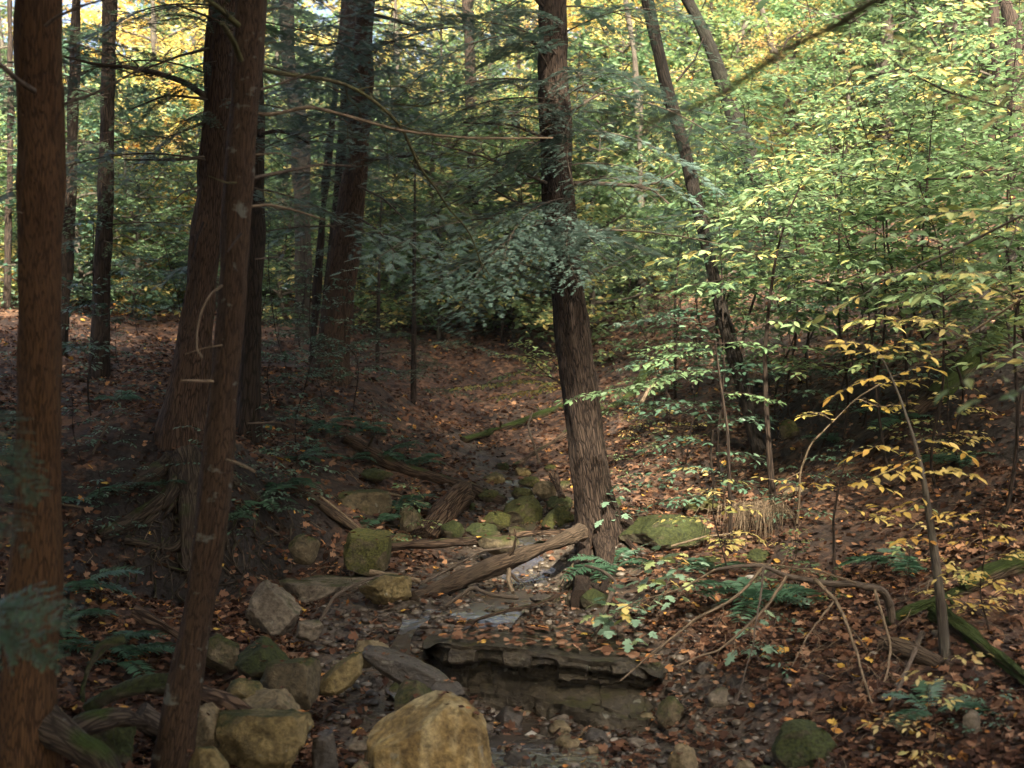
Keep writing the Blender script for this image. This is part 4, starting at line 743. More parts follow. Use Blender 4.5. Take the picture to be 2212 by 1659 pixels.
    for k, (pts, Y0, Y1, w0, w1, mt, ntw, ln) in enumerate(specs):
        limb(own, 'branch', pts, Y0, Y1, w0, w1, mt, 400+k*7+int(own.location[0]*100) % 50, ntw, ln, depth=2 if ln > .5 else 1)
o = thing('overhanging_tree', (6.0, 2.4, g1(6., 2.4)), 'blurred brown limb close to the camera crossing the upper right corner diagonally', 'tree')
for k, (pts, Y0, Y1, w0, w1) in enumerate([([(2600, -450), (2200, -160), (1890, 5), (1760, 78), (1640, 145), (1560, 200), (1490, 235), (1400, 262), (1340, 255), (1290, 250)], 2.3, 2.2, 38, 8), ([(1420, 262), (1390, 290), (1340, 330), (1280, 362), (1240, 375)], 2.2, 1.9, 9, 5), ([(1640, 145), (1700, 130), (1760, 118)], 2.2, 2.2, 8, 3)]):
    P = resample(pxline(pts, Y0, Y1), 40); A = Acc(); P = P+.004*np.c_[fbm(P*14, 2, k), 0*P[:, 0], fbm(P*14, 2, k+40)]; tube(A, P, np.linspace(w0, w1, 40)*mpp(Y0)/2*(1+.14*fbm(P*30, 2, 7)), 10, 0, 0, k); A.build('branch', [GT], o)
A = Acc(); e = at(2600, -450, 2.3); P = resample(np.array([[6.0, 2.4, g1(6., 2.4)-.2], [5.6, 2.4, 2.2], [4.6, 2.35, 4.], e]), 30); tube(A, P, np.linspace(.11, .021, 30), 14, 0, .006, 5); A.build('trunk', [GT], o)

# ------------------------------------------------------------------ hemlock boughs in the frame
def boughs(own, lst, Y0, Y1, far=False, mat=None, wood=None):
    for k, (a, b, c, d) in enumerate(lst):
        add_bough(own, at(a, b, Y0), at(c, d, Y1+R.uniform(-.3, .3)), k+int(a), far, R.uniform(-.35, .35), mat, wood)
# big bluish sprays in front of the leaning trunk
boughs(tK, [(1195, 470, 1010, 660), (1200, 440, 960, 520), (1195, 520, 1075, 610), (1210, 560, 1290, 610), (1215, 500, 1330, 560), (1190, 540, 930, 640), (1205, 590, 1000, 705), (1200, 430, 1100, 560), (1215, 470, 1250, 600)], 11.1, 10.0, False, NEB)
boughs(tK, [(1195, 190, 1010, 215), (1190, 215, 900, 300), (1200, 300, 1230, 345), (1195, 230, 1075, 275), (1195, 350, 1060, 400), (1200, 160, 1260, 215), (1200, 250, 1255, 290), (1190, 140, 1040, 110), (1195, 60, 1050, 40), (1195, 380, 1000, 430), (1200, 330, 1110, 330)], 11.2, 10.2, False, NEB)
boughs(tG, [(790, 40, 660, 110), (795, 20, 900, 90), (790, 90, 690, 190), (785, 120, 930, 150), (780, 170, 640, 240), (785, 160, 880, 250), (775, 230, 690, 330), (790, 10, 580, 60), (770, 260, 900, 290), (765, 330, 860, 400), (795, 0, 1000, 60)], 15.3, 13.5, True, NEB)
boughs(tD, [(470, 130, 330, 200), (460, 190, 300, 240), (470, 60, 330, 60), (480, 10, 380, -20), (465, 240, 330, 330), (480, 80, 600, 60), (470, 20, 250, 60), (460, 260, 380, 290)], 10.9, 10.3, False, NED)
boughs(tC, [(235, 30, 330, 70), (235, 60, 150, 100), (235, 120, 330, 160), (232, 200, 130, 260), (232, 260, 330, 330), (230, 300, 140, 380), (228, 400, 320, 460), (228, 430, 150, 490), (226, 520, 300, 590), (235, 0, 400, 20), (230, 340, 280, 420)], 14.4, 13.8, True, NEF)
boughs(tB, [(165, 10, 60, 60), (160, 120, 70, 180), (158, 220, 40, 300), (155, 330, 60, 420), (150, 420, 30, 500), (165, 60, 260, 110), (158, 180, 240, 260), (152, 380, 230, 460)], 15.9, 15.3, True, NEF)
boughs(tH, [(750, 150, 640, 190), (745, 250, 640, 330), (740, 330, 830, 410), (735, 420, 630, 480), (730, 480, 850, 560), (748, 200, 850, 260)], 17, 16.3, True, NEF)
boughs(tT, [(1018, 60, 920, 110), (1018, 110, 1110, 150), (1020, 180, 900, 260), (1020, 240, 1130, 300), (1020, 320, 930, 390), (1020, 380, 1120, 440), (1015, 460, 900, 540), (1015, 500, 1130, 570), (1012, 560, 920, 620)], 22, 21.3, True, NEF)
def fill(own, Q, n, ylo, yhi, lmin, lmax, mat, seed, far=True):
    r = np.random.default_rng(seed)
    for k in range(n):
        py = ylo+(yhi-ylo)*(k+r.random())/n; p = tip(Q, (0, py), Q[10][1]); a = k*2.4+r.uniform(-.6, .6); L = r.uniform(lmin, lmax); add_bough(own, p, p+np.array([cos(a)*L, sin(a)*L*.8, r.uniform(-.35, .05)*L]), k, far, r.uniform(-.4, .4), mat)
fill(tD, QD, 9, -80, 420, 1.2, 2.4, NEB, 1); fill(tC, QC, 10, -60, 560, 1.0, 2.2, NED, 2); fill(tB, QB, 8, -60, 480, 1.0, 2.2, NEF, 3); fill(tG, QG, 20, -80, 560, 1.4, 2.8, NEB, 4); fill(tH, QH, 12, 60, 560, 1.0, 2.0, NED, 5)
fill(tT, QT, 18, -40, 620, 1.6, 3.0, NEF, 6); fill(tF, QF, 10, 0, 560, 1.0, 1.8, NEB, 7); fill(tK, QK, 24, -60, 560, 1.1, 2.3, NEB, 8); fill(tI, QI, 10, 60, 600, .8, 1.6, NED, 9)
boughs(tE, [(530, 230, 585, 262), (560, 150, 650, 90), (545, 60, 660, 30)], 6.7, 7.4, False, NEB)
def small_hemlock(label, px, base, tp, w, Y, n, spread, seed, mat, wood=TW, far=True, y0f=.12):
    b = hit(px, base); Y = Y or b[1]; r = np.random.default_rng(seed)
    P = np.array([at(px, base, Y), at(px+r.normal()*4, (base+tp)/2, Y), at(px+r.normal()*5, tp, Y)]); P[0, 2] = g1(P[0, 0], P[0, 1])-.1
    o = thing('young_hemlock', P[0]+[0, 0, .1], label, 'tree', None); Q = resample(P, 30); A = Acc(); tube(A, Q, np.linspace(w, 2, 30)*mpp(Y)/2, 10, 0, .003, seed); A.build('trunk', [DB], o)
    for k in range(n):
        f = y0f+(1-y0f)*(k+r.random())/n; p = Q[int(f*29)]; a = k*2.4+r.uniform(-.4, .4); L = spread*mpp(Y)*(1.1-.75*f)*r.uniform(.7, 1.15)
        add_bough(o, p, p+np.array([cos(a)*L, sin(a)*L, -L*.12]), k, far, r.uniform(-.3, .3), mat)
    return o
small_hemlock('young dark hemlock on the floor of the leafy hollow with drooping lower boughs', 893, 890, 330, 15, 16.5, 30, 175, 1, NED)
small_hemlock('dense dark hemlock standing right behind the leaning stream trunk', 1390, 640, 180, 13, 21, 34, 180, 2, NED)
small_hemlock('dark layered hemlock between the two leaning slope trunks', 1560, 600, 120, 12, 23, 26, 120, 3, NED)
small_hemlock('low bluish young hemlock around the slender bent trunk on the right slope', 1660, 870, 690, 6, 14.5, 12, 120, 4, NEB, far=False)
small_hemlock('young hemlock between the grey beech and the large furrowed trunk', 815, 740, 420, 9, 19, 20, 110, 6, NEF)
small_hemlock('small feathery hemlock right of the young dark hemlock in the hollow', 1085, 720, 480, 8, 20, 18, 110, 7, NED)
small_hemlock('tall thin hemlock with grey green boughs left of the leaning stream trunk', 960, 640, -40, 12, 24, 34, 150, 8, NEF)
o = thing('hemlock_branch', at(-60, 1330, 4.3), 'out of focus blue green hemlock spray hanging in at the left edge, low down', 'branch')
for k, (a, b, c, d) in enumerate([(-140, 1350, 130, 1365), (-140, 1345, 90, 1420), (-140, 1360, 60, 1390)]): add_bough(o, at(a, b, 4.3), at(c, d, 4.1), k, False, .6, LF['teal'], None, 'spray')
o = thing('hemlock_branch', at(-40, 1000, 4.0), 'dim hemlock spray in shade at the left edge beside the thick trunk', 'branch')
for k, (a, b, c, d) in enumerate([(-120, 960, 60, 1080), (-120, 900, 30, 960), (-120, 1080, 50, 1150)]): add_bough(o, at(a, b, 4.3), at(c, d, 4.1), k, False, .4, NED, None, 'spray')

# ------------------------------------------------------------------ broadleaf sprays, saplings and crowns
def spray(W, Lf, P, wid, leaf, r, tm=OV, rw=.004, dens=1., trange=(0, 1), droop=.25, flat=.35, lm=0):
    n = len(P); T = nrm(np.gradient(P, axis=0)); tube(W, P, np.linspace(rw, rw*.3, n), 4, 0, cap=False); Ln = np.linalg.norm(np.diff(P, axis=0), axis=1).sum()
    pos, X, Z, S = [], [], [], []
    u = .12; k = 0
    while u < 1:
        i = int(u*(n-1)); p = P[i]; s = 1 if k % 2 else -1; side = nrm(np.cross(T[i], UP)+1e-6)*s
        l = wid*(1-u*.75)*min(1, .35+u*2.2)*r.uniform(.6, 1.2); d = nrm(T[i]*r.uniform(.5, .9)+side+UP*r.normal()*.12)
        if l > leaf*1.1:
            q = p+d*l-UP*.12*l; tube(W, np.array([p, p+d*l*.5+UP*.01, q]), [rw*.45, rw*.35, rw*.2], 3, 0, cap=False)
            m = max(1, int(l/(leaf*.62)*dens))
            for a in range(m):
                v = (a+.6)/m; s2 = 1 if a % 2 else -1; sd = np.cross(d, UP)*s2
                pos.append(p+d*l*v-UP*.12*l*v*v); X.append(d*.6+sd*.8+r.normal(size=3)*.2-UP*droop*r.uniform(.3, 1.4)); Z.append(UP+r.normal(size=3)*flat); S.append(leaf*r.uniform(.65, 1.2))
            pos.append(q); X.append(d-UP*droop); Z.append(UP+r.normal(size=3)*flat); S.append(leaf)
        else:
            pos.append(p); X.append(d-UP*droop); Z.append(UP+r.normal(size=3)*flat); S.append(leaf*r.uniform(.7, 1.1))
        u += leaf*.75/Ln/dens; k += 1
    pos.append(P[-1]); X.append(T[-1]-UP*droop); Z.append(UP); S.append(leaf)
    c = r.uniform(*trange); tt = np.clip(c+r.normal(size=len(pos))*.14, 0, 1)
    inst(Lf, tm[0], tm[1], pos, X, Z, S, lm, tt)
def sapling_proto(seed, H, nb, blen, leaf, tm=OV, dens=1., z0=.25, flat=.35):
    r = np.random.default_rng(seed); W = Acc(); Lf = Acc()
    P = crooked((0, 0, -.1), (r.normal()*.12*H, r.normal()*.12*H, H), 18, .07, seed); tube(W, P, np.linspace(.0042*H+.002, .002, 18), 7, 0, .001, seed)
    for k in range(nb):
        f = z0+(1-z0)*(k+.5*r.random())/nb; p = P[int(f*17)]; a = k*2.4+r.uniform(-.5, .5); L = blen*(1.15-.6*f)*r.uniform(.65, 1.2); d = np.array([cos(a), sin(a), r.uniform(.05, .45)])
        Q = crooked(p, p+d*L, 10, .06, seed*50+k, -.05); Q[:, 2] -= L*.18*np.linspace(0, 1, 10)**2; spray(W, Lf, Q, L*.5, leaf, r, tm, .002+.0025*L, dens, (.1, .9), .25, flat)
    return W.mesh('stem', [DB]), Lf.mesh('foliage', [LF['green']], smooth=False)
SP = [sapling_proto(k, [2.6, 3.2, 2.2, 3.6][k], [11, 14, 9, 15][k], [1.0, 1.2, .9, 1.35][k], .092) for k in range(4)]
SN = [sapling_proto(40+k, [3.4, 4.0, 3.0][k], [20, 24, 18][k], [1.25, 1.4, 1.1][k], .115, z0=.42) for k in range(3)]
SB = [sapling_proto(20+k, [.7, .9, .55][k], [7, 9, 6][k], [.45, .5, .4][k], .065, z0=.2) for k in range(3)]
SM = [sapling_proto(30+k, [.55, .75][k], [6, 8][k], [.25, .3][k], .13, MA, .6, z0=.4, flat=.5) for k in range(2)]
def crown_proto(seed, H, Rd, nb, nl, leaf, low=.12):
    r = np.random.default_rng(seed); W = Acc(); Lf = Acc(); P = crooked((0, 0, -.3), (r.normal()*.06*H, r.normal()*.06*H, H), 24, .04, seed); tube(W, P, np.linspace(.011*H, .01, 24), 9, 0, .01, seed)
    pos, X, Z, tn = [], [], [], []
    for k in range(nb):
        f = low+(1-low)*(k+r.random())/nb; p = P[int(min(f, .999)*23)]; a = k*2.4+r.uniform(-.6, .6); L = Rd*(1.1-.65*abs(f-.35)-.25*f)*r.uniform(.55, 1.2); d = np.array([cos(a), sin(a), r.uniform(.05, .55)])
        Q = crooked(p, p+d*L, 9, .07, seed*99+k); Q[:, 2] -= L*.22*np.linspace(0, 1, 9)**2; tube(W, Q, np.linspace(.012+.009*L, .004, 9), 5, 0, cap=False)
        for q in range(4):
            i = 3+q; e = Q[i]+nrm(np.array([d[0], d[1], 0])*.6+np.array([-d[1], d[0], r.normal()*.2])*(1 if q % 2 else -1))*L*.35; tube(W, np.array([Q[i], e]), [.006+.002*L, .003], 3, 0, cap=False)
        m = int(nl*r.uniform(.6, 1.3)*(L/Rd+.2)); t = r.random(m)**.7; lat = r.normal(size=m)*.24*L*(.35+.8*np.sin(pi*np.clip(t, .1, .95))); sd = np.array([-d[1], d[0], 0])
        # leaves gather in small flat tiers along the limb
        nc = max(4, int(L*5)); ci = r.integers(0, nc, m); cl = r.normal(size=(nc, 2))*[.0, .22*L]; ct = r.random(nc)**.7
        t = np.clip(ct[ci]+r.normal(size=m)*.09, 0, 1.08); lat = cl[ci, 1]*(1-.4*t)+r.normal(size=m)*.10*L
        c = np.stack([np.interp(t, np.linspace(0, 1, 9), Q[:, g]) for g in range(3)], 1)+lat[:, None]*sd+np.c_[np.zeros(m), np.zeros(m), r.normal(size=m)*.07-.25*np.abs(lat)**1.5*.5]
        pos.append(c); aa = r.uniform(0, 2*pi, m); X.append(np.c_[np.cos(aa), np.sin(aa), -.25+r.normal(size=m)*.2]); Z.append(UP+r.normal(size=(m, 3))*.4); tn.append(np.clip(r.uniform(.15, .85)+r.normal(size=m)*.17, 0, 1))
    pos = np.concatenate(pos); S = leaf*r.uniform(.6, 1.25, len(pos)); inst(Lf, DI[0], DI[1], pos, np.concatenate(X), np.concatenate(Z), S, 0, np.concatenate(tn))
    return W.mesh('trunk', [GB]), Lf.mesh('crown', [LF['green']], smooth=False)
CP = [crown_proto(k, 10., [2.6, 3.0, 2.3, 2.8][k], 46, 170, .13) for k in range(4)]
UP_ = [crown_proto(10+k, 4.2, [1.7, 2.0, 1.5][k], 36, 150, .115, .12) for k in range(3)]

PEND = []
def leafy(proto, pos, mat, sc, rz, name, look, cat, group, parts=('trunk', 'crown'), wood=None, zs=1.):
    o = thing(name, pos, None, cat, group); o.rotation_euler = (0, 0, rz); o.scale = (sc, sc, sc*zs)
    for nm, me in zip(parts, proto):
        c = link(nm, me, o)
        if nm in ('crown', 'foliage'): slotmat(c, LF[mat])
        elif wood: slotmat(c, wood)
    PEND.append((o, look, zs*sc)); return o
LOOK = {'green': 'green leaved', 'teal': 'dark leaved', 'mixed': 'mottled leaved', 'yellow': 'yellow leaved', 'gold': 'golden leaved', 'pale': 'peach leaved', 'lime': 'lime leaved', 'maple': 'pale lobed'}
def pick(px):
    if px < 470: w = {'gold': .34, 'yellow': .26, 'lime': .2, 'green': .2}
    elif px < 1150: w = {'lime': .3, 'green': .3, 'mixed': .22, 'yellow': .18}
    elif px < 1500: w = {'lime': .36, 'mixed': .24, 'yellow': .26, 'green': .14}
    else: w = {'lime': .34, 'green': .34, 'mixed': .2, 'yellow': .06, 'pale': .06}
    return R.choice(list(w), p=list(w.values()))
GAPS = [(175, 70, 60), (890, 15, 50), (205, 170, 25), (640, 30, 25)]
for (Y0, Y1, n, smin, smax, zs) in ((25, 31, 15, .8, 1.05, 1.), (33, 42, 17, 1.1, 1.5, 1.1), (46, 62, 19, 1.5, 2.1, 1.15)):
    for k in range(n):
        px = -120+(k+R.uniform(.1, .9))*2450/n; Y = R.uniform(Y0, Y1); x = (px-1106)/1106*.4*Y
        c = pick(px); s = R.uniform(smin, smax)
        if abs(px-180) < 75 and Y0 > 32: continue
        if abs(px-180) < 90 or abs(px-885) < 60: s *= .5
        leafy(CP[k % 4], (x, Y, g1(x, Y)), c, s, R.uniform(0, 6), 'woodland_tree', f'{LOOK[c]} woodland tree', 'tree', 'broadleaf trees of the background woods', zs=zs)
for (px, Y, c, s) in [(360, 26, 'gold', .95), (300, 33, 'gold', 1.3), (410, 30, 'yellow', 1.0), (600, 24, 'green', .8), (1300, 22, 'yellow', .72), (1340, 27, 'gold', 1.0), (1560, 30, 'gold', 1.2), (1480, 24, 'lime', .9), (860, 28, 'yellow', .95), (1720, 23, 'pale', .62), (1960, 22, 'green', .8), (2120, 20, 'mixed', .75), (1820, 26, 'lime', .9), (2050, 27, 'lime', .9), (1050, 26, 'lime', .85)]:
    x = (px-1106)/1106*.4*Y; leafy(CP[int(px) % 4], (x, Y, g1(x, Y)), c, s, R.uniform(0, 6), 'woodland_tree', f'{LOOK[c]} woodland tree', 'tree', 'broadleaf trees of the background woods')
for k, (px, Y, c, sc) in enumerate([(310, 21, 'yellow', .8), (400, 22.5, 'gold', .85), (350, 25, 'lime', 1.), (280, 24, 'gold', .95), (180, 23, 'lime', .8), (90, 23, 'yellow', .8), (430, 26, 'lime', 1.), (20, 25, 'lime', .9)]):
    x = (px-1106)/1106*.4*Y; leafy(UP_[k % 3], (x, Y, g1(x, Y)-.2), c, sc, k, 'understorey_tree', f'bright {LOOK[c]} tree', 'small tree', 'small understorey trees on the slopes', zs=1.2)
for k in range(44):        # understorey trees
    px = R.uniform(1180, 2300) if k < 26 else R.uniform(20, 1180); Y = R.uniform(18, 25) if k < 26 else R.uniform(19.5, 27); x = (px-1106)/1106*.4*Y
    c = R.choice(['green', 'lime', 'mixed', 'teal', 'pale'], p=[.38, .26, .22, .1, .04]) if k < 26 else R.choice(['green', 'teal', 'lime', 'mixed'], p=[.34, .3, .2, .16])
    leafy(UP_[k % 3], (x, Y, g1(x, Y)), c, R.uniform(.65, 1.15), R.uniform(0, 6), 'understorey_tree', f'small {LOOK[c]} tree', 'small tree', 'small understorey trees on the slopes')
for k in range(24):
    px = -40+k*1230/24+R.uniform(-20, 20); Y = R.uniform(21, 28); x = (px-1106)/1106*.4*Y; c = ['green', 'teal', 'lime', 'mixed', 'green'][k % 5] if px > 450 else ['lime', 'mixed', 'green', 'yellow'][k % 4]
    leafy(UP_[k % 3], (x, Y, g1(x, Y)-.3), c, R.uniform(.6, .95), R.uniform(0, 6), 'understorey_tree', f'low {LOOK[c]} tree', 'small tree', 'small understorey trees on the slopes')
for k in range(20):
    px = -60+k*2330/20+R.uniform(-40, 40); Y = R.uniform(29, 40); x = (px-1106)/1106*.4*Y; c = pick(px)
    leafy(UP_[k % 3], (x, Y, g1(x, Y)), c, R.uniform(1., 1.5), R.uniform(0, 6), 'understorey_tree', f'bushy {LOOK[c]} tree', 'small tree', 'small understorey trees on the slopes')
# saplings and shrubs: placed by the pixel of their foot
def plant(lst, protos, name, noun, cat, group, smin, smax):
    for k, (px, py, c) in enumerate(lst):
        p = hit(px, py); leafy(protos[k % len(protos)], p, c, R.uniform(smin, smax), R.uniform(0, 6), name, f'{LOOK[c]} {noun}', cat, group, ('stem', 'foliage'))
plant([(1480, 1010, 'teal'), (1560, 1060, 'teal'), (1430, 960, 'green'), (1760, 1000, 'teal'), (1680, 940, 'green'), (1820, 960, 'mixed'), (1500, 850, 'green'), (1900, 900, 'teal'), (2000, 880, 'mixed'), (2120, 820, 'green'), (2180, 760, 'mixed'), (1600, 880, 'green'), (1750, 850, 'mixed'), (2060, 960, 'mixed'), (1380, 820, 'green'), (1980, 780, 'lime'), (1850, 800, 'green'), (2200, 900, 'mixed'), (1700, 780, 'green'), (1560, 760, 'lime'), (1640, 700, 'green'), (2100, 700, 'lime'), (1450, 720, 'lime'), (1330, 720, 'green')]+[(R.uniform(1330, 2240), R.uniform(560, 900), ['green', 'lime', 'green', 'mixed'][k % 4]) for k in range(12)], SP, 'sapling', 'slope sapling', 'sapling', 'saplings on the right slope', .7, 1.1)
plant([(2160, 1120, 'mixed'), (2250, 1050, 'lime'), (2040, 1060, 'mixed'), (1930, 1020, 'green'), (2220, 960, 'lime'), (1850, 930, 'lime'), (1960, 900, 'mixed'), (1640, 960, 'green'), (1720, 900, 'lime'), (1540, 930, 'green'), (1460, 860, 'lime'), (2290, 1150, 'mixed')], SN, 'sapling', 'tall thicket sapling', 'sapling', 'saplings on the right slope', .8, 1.05)
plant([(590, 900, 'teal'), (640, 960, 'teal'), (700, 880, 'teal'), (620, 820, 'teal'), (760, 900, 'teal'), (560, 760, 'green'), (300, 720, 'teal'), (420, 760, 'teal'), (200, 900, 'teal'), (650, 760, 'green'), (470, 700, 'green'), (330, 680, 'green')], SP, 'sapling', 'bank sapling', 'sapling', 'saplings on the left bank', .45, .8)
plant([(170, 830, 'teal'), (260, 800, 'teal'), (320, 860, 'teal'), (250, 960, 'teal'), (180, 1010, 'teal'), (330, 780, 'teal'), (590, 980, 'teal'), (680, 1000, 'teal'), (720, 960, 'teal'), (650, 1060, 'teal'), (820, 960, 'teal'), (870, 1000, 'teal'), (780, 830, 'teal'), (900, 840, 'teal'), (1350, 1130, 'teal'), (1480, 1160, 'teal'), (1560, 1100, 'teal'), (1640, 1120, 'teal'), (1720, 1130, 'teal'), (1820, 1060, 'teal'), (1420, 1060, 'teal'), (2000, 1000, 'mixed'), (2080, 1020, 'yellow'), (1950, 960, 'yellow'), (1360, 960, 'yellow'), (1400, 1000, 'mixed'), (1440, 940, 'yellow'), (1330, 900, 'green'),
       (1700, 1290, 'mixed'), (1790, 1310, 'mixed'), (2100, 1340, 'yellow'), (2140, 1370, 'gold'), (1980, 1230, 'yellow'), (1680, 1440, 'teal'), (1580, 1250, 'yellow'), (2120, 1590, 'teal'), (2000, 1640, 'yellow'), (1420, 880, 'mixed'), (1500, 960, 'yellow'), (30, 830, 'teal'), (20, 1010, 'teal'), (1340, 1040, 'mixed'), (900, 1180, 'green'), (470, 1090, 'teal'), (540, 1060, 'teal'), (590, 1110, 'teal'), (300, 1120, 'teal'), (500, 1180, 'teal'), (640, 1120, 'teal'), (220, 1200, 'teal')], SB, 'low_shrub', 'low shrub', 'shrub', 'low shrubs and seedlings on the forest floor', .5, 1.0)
plant([(1335, 1430, 'maple'), (1385, 1445, 'maple'), (1430, 1340, 'maple'), (1480, 1345, 'maple'), (1350, 1400, 'maple'), (1630, 1470, 'maple'), (1450, 1300, 'maple'), (1330, 1180, 'maple')], SM, 'maple_seedling', 'maple seedling', 'seedling', 'maple seedlings beside the ledge', .6, .85)

# hand traced sapling sprays
def traced(label, stem, Y0, Y1, w0, w1, sprays, mat, leaf, wood=DB, trange=(.1, .9), dens=1., tm=OV, name='sapling', cat='sapling', droop=.25):
    if name == 'sapling' and stem[0][1] > 900: yy = hit(*stem[0])[1]; Y0, Y1 = yy, Y1+yy-Y0
    P = resample(pxline(stem, Y0, Y1), 34); base = P[0].copy(); o = thing(name, base, label, cat); A = Acc(); tube(A, P, np.linspace(w0, w1, 34)*mpp(Y0)/2, 9, 0, .002, int(stem[0][0])); W = A; Lf = Acc(); r = np.random.default_rng(int(stem[0][0]))
    for (pts, dY, wid) in sprays:
        i = np.argmin([abs(pix(p)[1]-pts[0][1])+abs(pix(p)[0]-pts[0][0]) for p in P]); Ys = P[i][1]
        Q = resample(pxline(pts, Ys, Ys+dY), 14); Q[0] = P[i]; spray(W, Lf, Q, wid*mpp(Ys), leaf, r, tm, .004, dens, trange, droop)
    W.build('stem', [wood], o); Lf.build('foliage', [LF[mat]], o, False); return o
traced('yellow leaved sapling with a dark curved stem rising by the gnarled mossy logs', [(2042, 1425), (2036, 1330), (2020, 1200), (2008, 1120), (1995, 1030), (1975, 950), (1945, 860), (1910, 780), (1885, 745)], 8.2, 8.6, 26, 4,
       [([(1905, 775), (1860, 740), (1800, 745)], -.3, 70), ([(1905, 775), (1960, 740), (2010, 770)], -.3, 70), ([(1925, 815), (1860, 820), (1795, 860)], -.2, 50), ([(1925, 815), (1990, 790), (2030, 800)], .2, 50), ([(1985, 985), (1940, 1010), (1870, 1040)], -.4, 60), ([(1985, 985), (1900, 960), (1830, 990)], .1, 55), ([(1995, 1030), (2050, 1010), (2110, 1030)], -.3, 60), ([(1975, 950), (2050, 955), (2100, 990)], .2, 45), ([(2000, 1070), (1950, 1110), (1890, 1090)], -.3, 50), ([(2005, 1100), (2050, 1130), (2090, 1110)], -.2, 40), ([(2015, 1170), (1990, 1160), (1940, 1170)], -.2, 35), ([(2022, 1210), (2060, 1230), (2110, 1240)], .1, 40), ([(2030, 1290), (2080, 1300), (2150, 1310)], .1, 40)], 'gold', .085, GB, (.35, .9), 1.35)
traced('tall dark stemmed sapling with tiers of green and yellow leaves on the right slope', [(1672, 1110), (1663, 1000), (1655, 880), (1652, 760), (1662, 650), (1675, 560), (1692, 490), (1715, 430), (1740, 380)], 12, 11.5, 17, 3,
       [([(1740, 380), (1690, 400), (1620, 410)], -.6, 110), ([(1715, 430), (1790, 420), (1870, 440)], -.6, 120), ([(1700, 470), (1600, 470), (1500, 480)], -.6, 130), ([(1675, 560), (1560, 530), (1440, 560)], -.6, 140), ([(1675, 560), (1780, 540), (1890, 570)], -.7, 140), ([(1662, 650), (1580, 600), (1480, 620)], -.7, 110), ([(1662, 650), (1760, 620), (1860, 640)], -.5, 120), ([(1655, 700), (1720, 690), (1790, 710)], -.6, 90), ([(1652, 760), (1700, 745), (1770, 760)], .5, 80)], 'mixed', .11, DB, (.2, .75), .9)
traced('green beech sapling reaching a flat leafy spray out before the leaning trunk', [(1580, 1178), (1577, 1090), (1575, 1010), (1572, 930), (1560, 850), (1550, 780), (1545, 740)], 10.4, 10.2, 9, 3,
       [([(1555, 800), (1480, 800), (1380, 830), (1290, 845), (1215, 868)], -.5, 130), ([(1550, 760), (1470, 765), (1380, 790)], -.1, 110), ([(1548, 745), (1480, 740), (1410, 755)], .3, 110), ([(1548, 745), (1600, 735), (1650, 750)], .1, 90), ([(1560, 850), (1620, 850), (1680, 870)], .2, 80)], 'green', .07, DB, (.35, .7), 1.1)
traced('sapling with sun-tinted yellow green layered leaves in the hollow, left of the leaning trunk', [(1260, 850), (1225, 835), (1190, 815), (1160, 790)], 14.0, 13.4, 8, 3,
       [([(1225, 835), (1150, 820), (1050, 830), (975, 838)], -.4, 60), ([(1190, 815), (1120, 800), (1060, 822)], -.2, 45), ([(1190, 815), (1140, 770), (1085, 765)], -.2, 70), ([(1160, 790), (1140, 745), (1110, 740)], .1, 60), ([(1190, 815), (1200, 780), (1190, 750)], .2, 60), ([(1225, 835), (1130, 845), (1060, 860)], .2, 60)], 'lime', .06, DB, (.72, 1.0), 1.3)  # pale end of the lime ramp stands in for sunlight on these leaves
traced('green leaved shrub spreading low beside the right flank of the leaning trunk', [(1545, 1110), (1540, 1040), (1535, 980), (1540, 930)], 10.6, 10.3, 8, 3,
       [([(1540, 930), (1600, 900), (1660, 920)], -.2, 80), ([(1540, 960), (1470, 940), (1400, 970)], -.3, 90), ([(1535, 980), (1600, 975), (1650, 1000)], -.3, 90), ([(1538, 1010), (1470, 1010), (1390, 1040)], -.4, 90), ([(1540, 1040), (1600, 1040), (1640, 1060)], -.4, 80), ([(1542, 1070), (1480, 1075), (1410, 1090)], -.4, 80)], 'teal', .075, DB, (.4, .9))
traced('arching vine like sapling bare at the foot, bending right into yellow leaves', [(1720, 1140), (1727, 1080), (1728, 1020), (1750, 960), (1800, 910), (1850, 860), (1900, 830)], 9.8, 9.4, 6, 3,
       [([(1800, 910), (1770, 890), (1730, 900)], -.2, 40), ([(1850, 860), (1900, 880), (1960, 870)], -.2, 50), ([(1870, 845), (1930, 820), (1990, 830)], .1, 50), ([(1728, 1020), (1690, 1040), (1640, 1030)], -.1, 25)], 'gold', .08, PT, (.3, .85), 1.1)
traced('thin upright sapling with sparse orange leaves left of the yellow leaved sapling', [(1800, 1290), (1802, 1200), (1800, 1120), (1812, 1050), (1830, 980)], 9.3, 9.2, 9, 3,
       [([(1802, 1060), (1760, 1040), (1700, 1050)], -.3, 45), ([(1812, 1050), (1870, 1040), (1930, 1060)], -.3, 45), ([(1830, 980), (1870, 960), (1920, 970)], -.1, 40), ([(1800, 1100), (1850, 1100), (1900, 1120)], -.2, 40)], 'gold', .085, DB, (.2, .8), 1.1)
traced('leafy twig of large yellow and green leaves hanging in at the upper right edge', [(2330, 40), (2240, 130), (2150, 190), (2080, 140), (2000, 110)], 4.6, 4.3, 6, 2,
       [([(2150, 190), (2080, 215), (2010, 200)], -.2, 60), ([(2150, 190), (2060, 160), (1960, 90)], -.1, 50), ([(2240, 130), (2180, 220), (2090, 250)], -.2, 60), ([(2240, 130), (2200, 70), (2120, 50)], .1, 60), ([(2240, 130), (2220, 230), (2150, 260)], .2, 50), ([(2080, 140), (2000, 110), (1900, 60)], .1, 30)], 'yellow', .07, DB, (.15, .6), .9, name='leafy_twig', cat='branch')
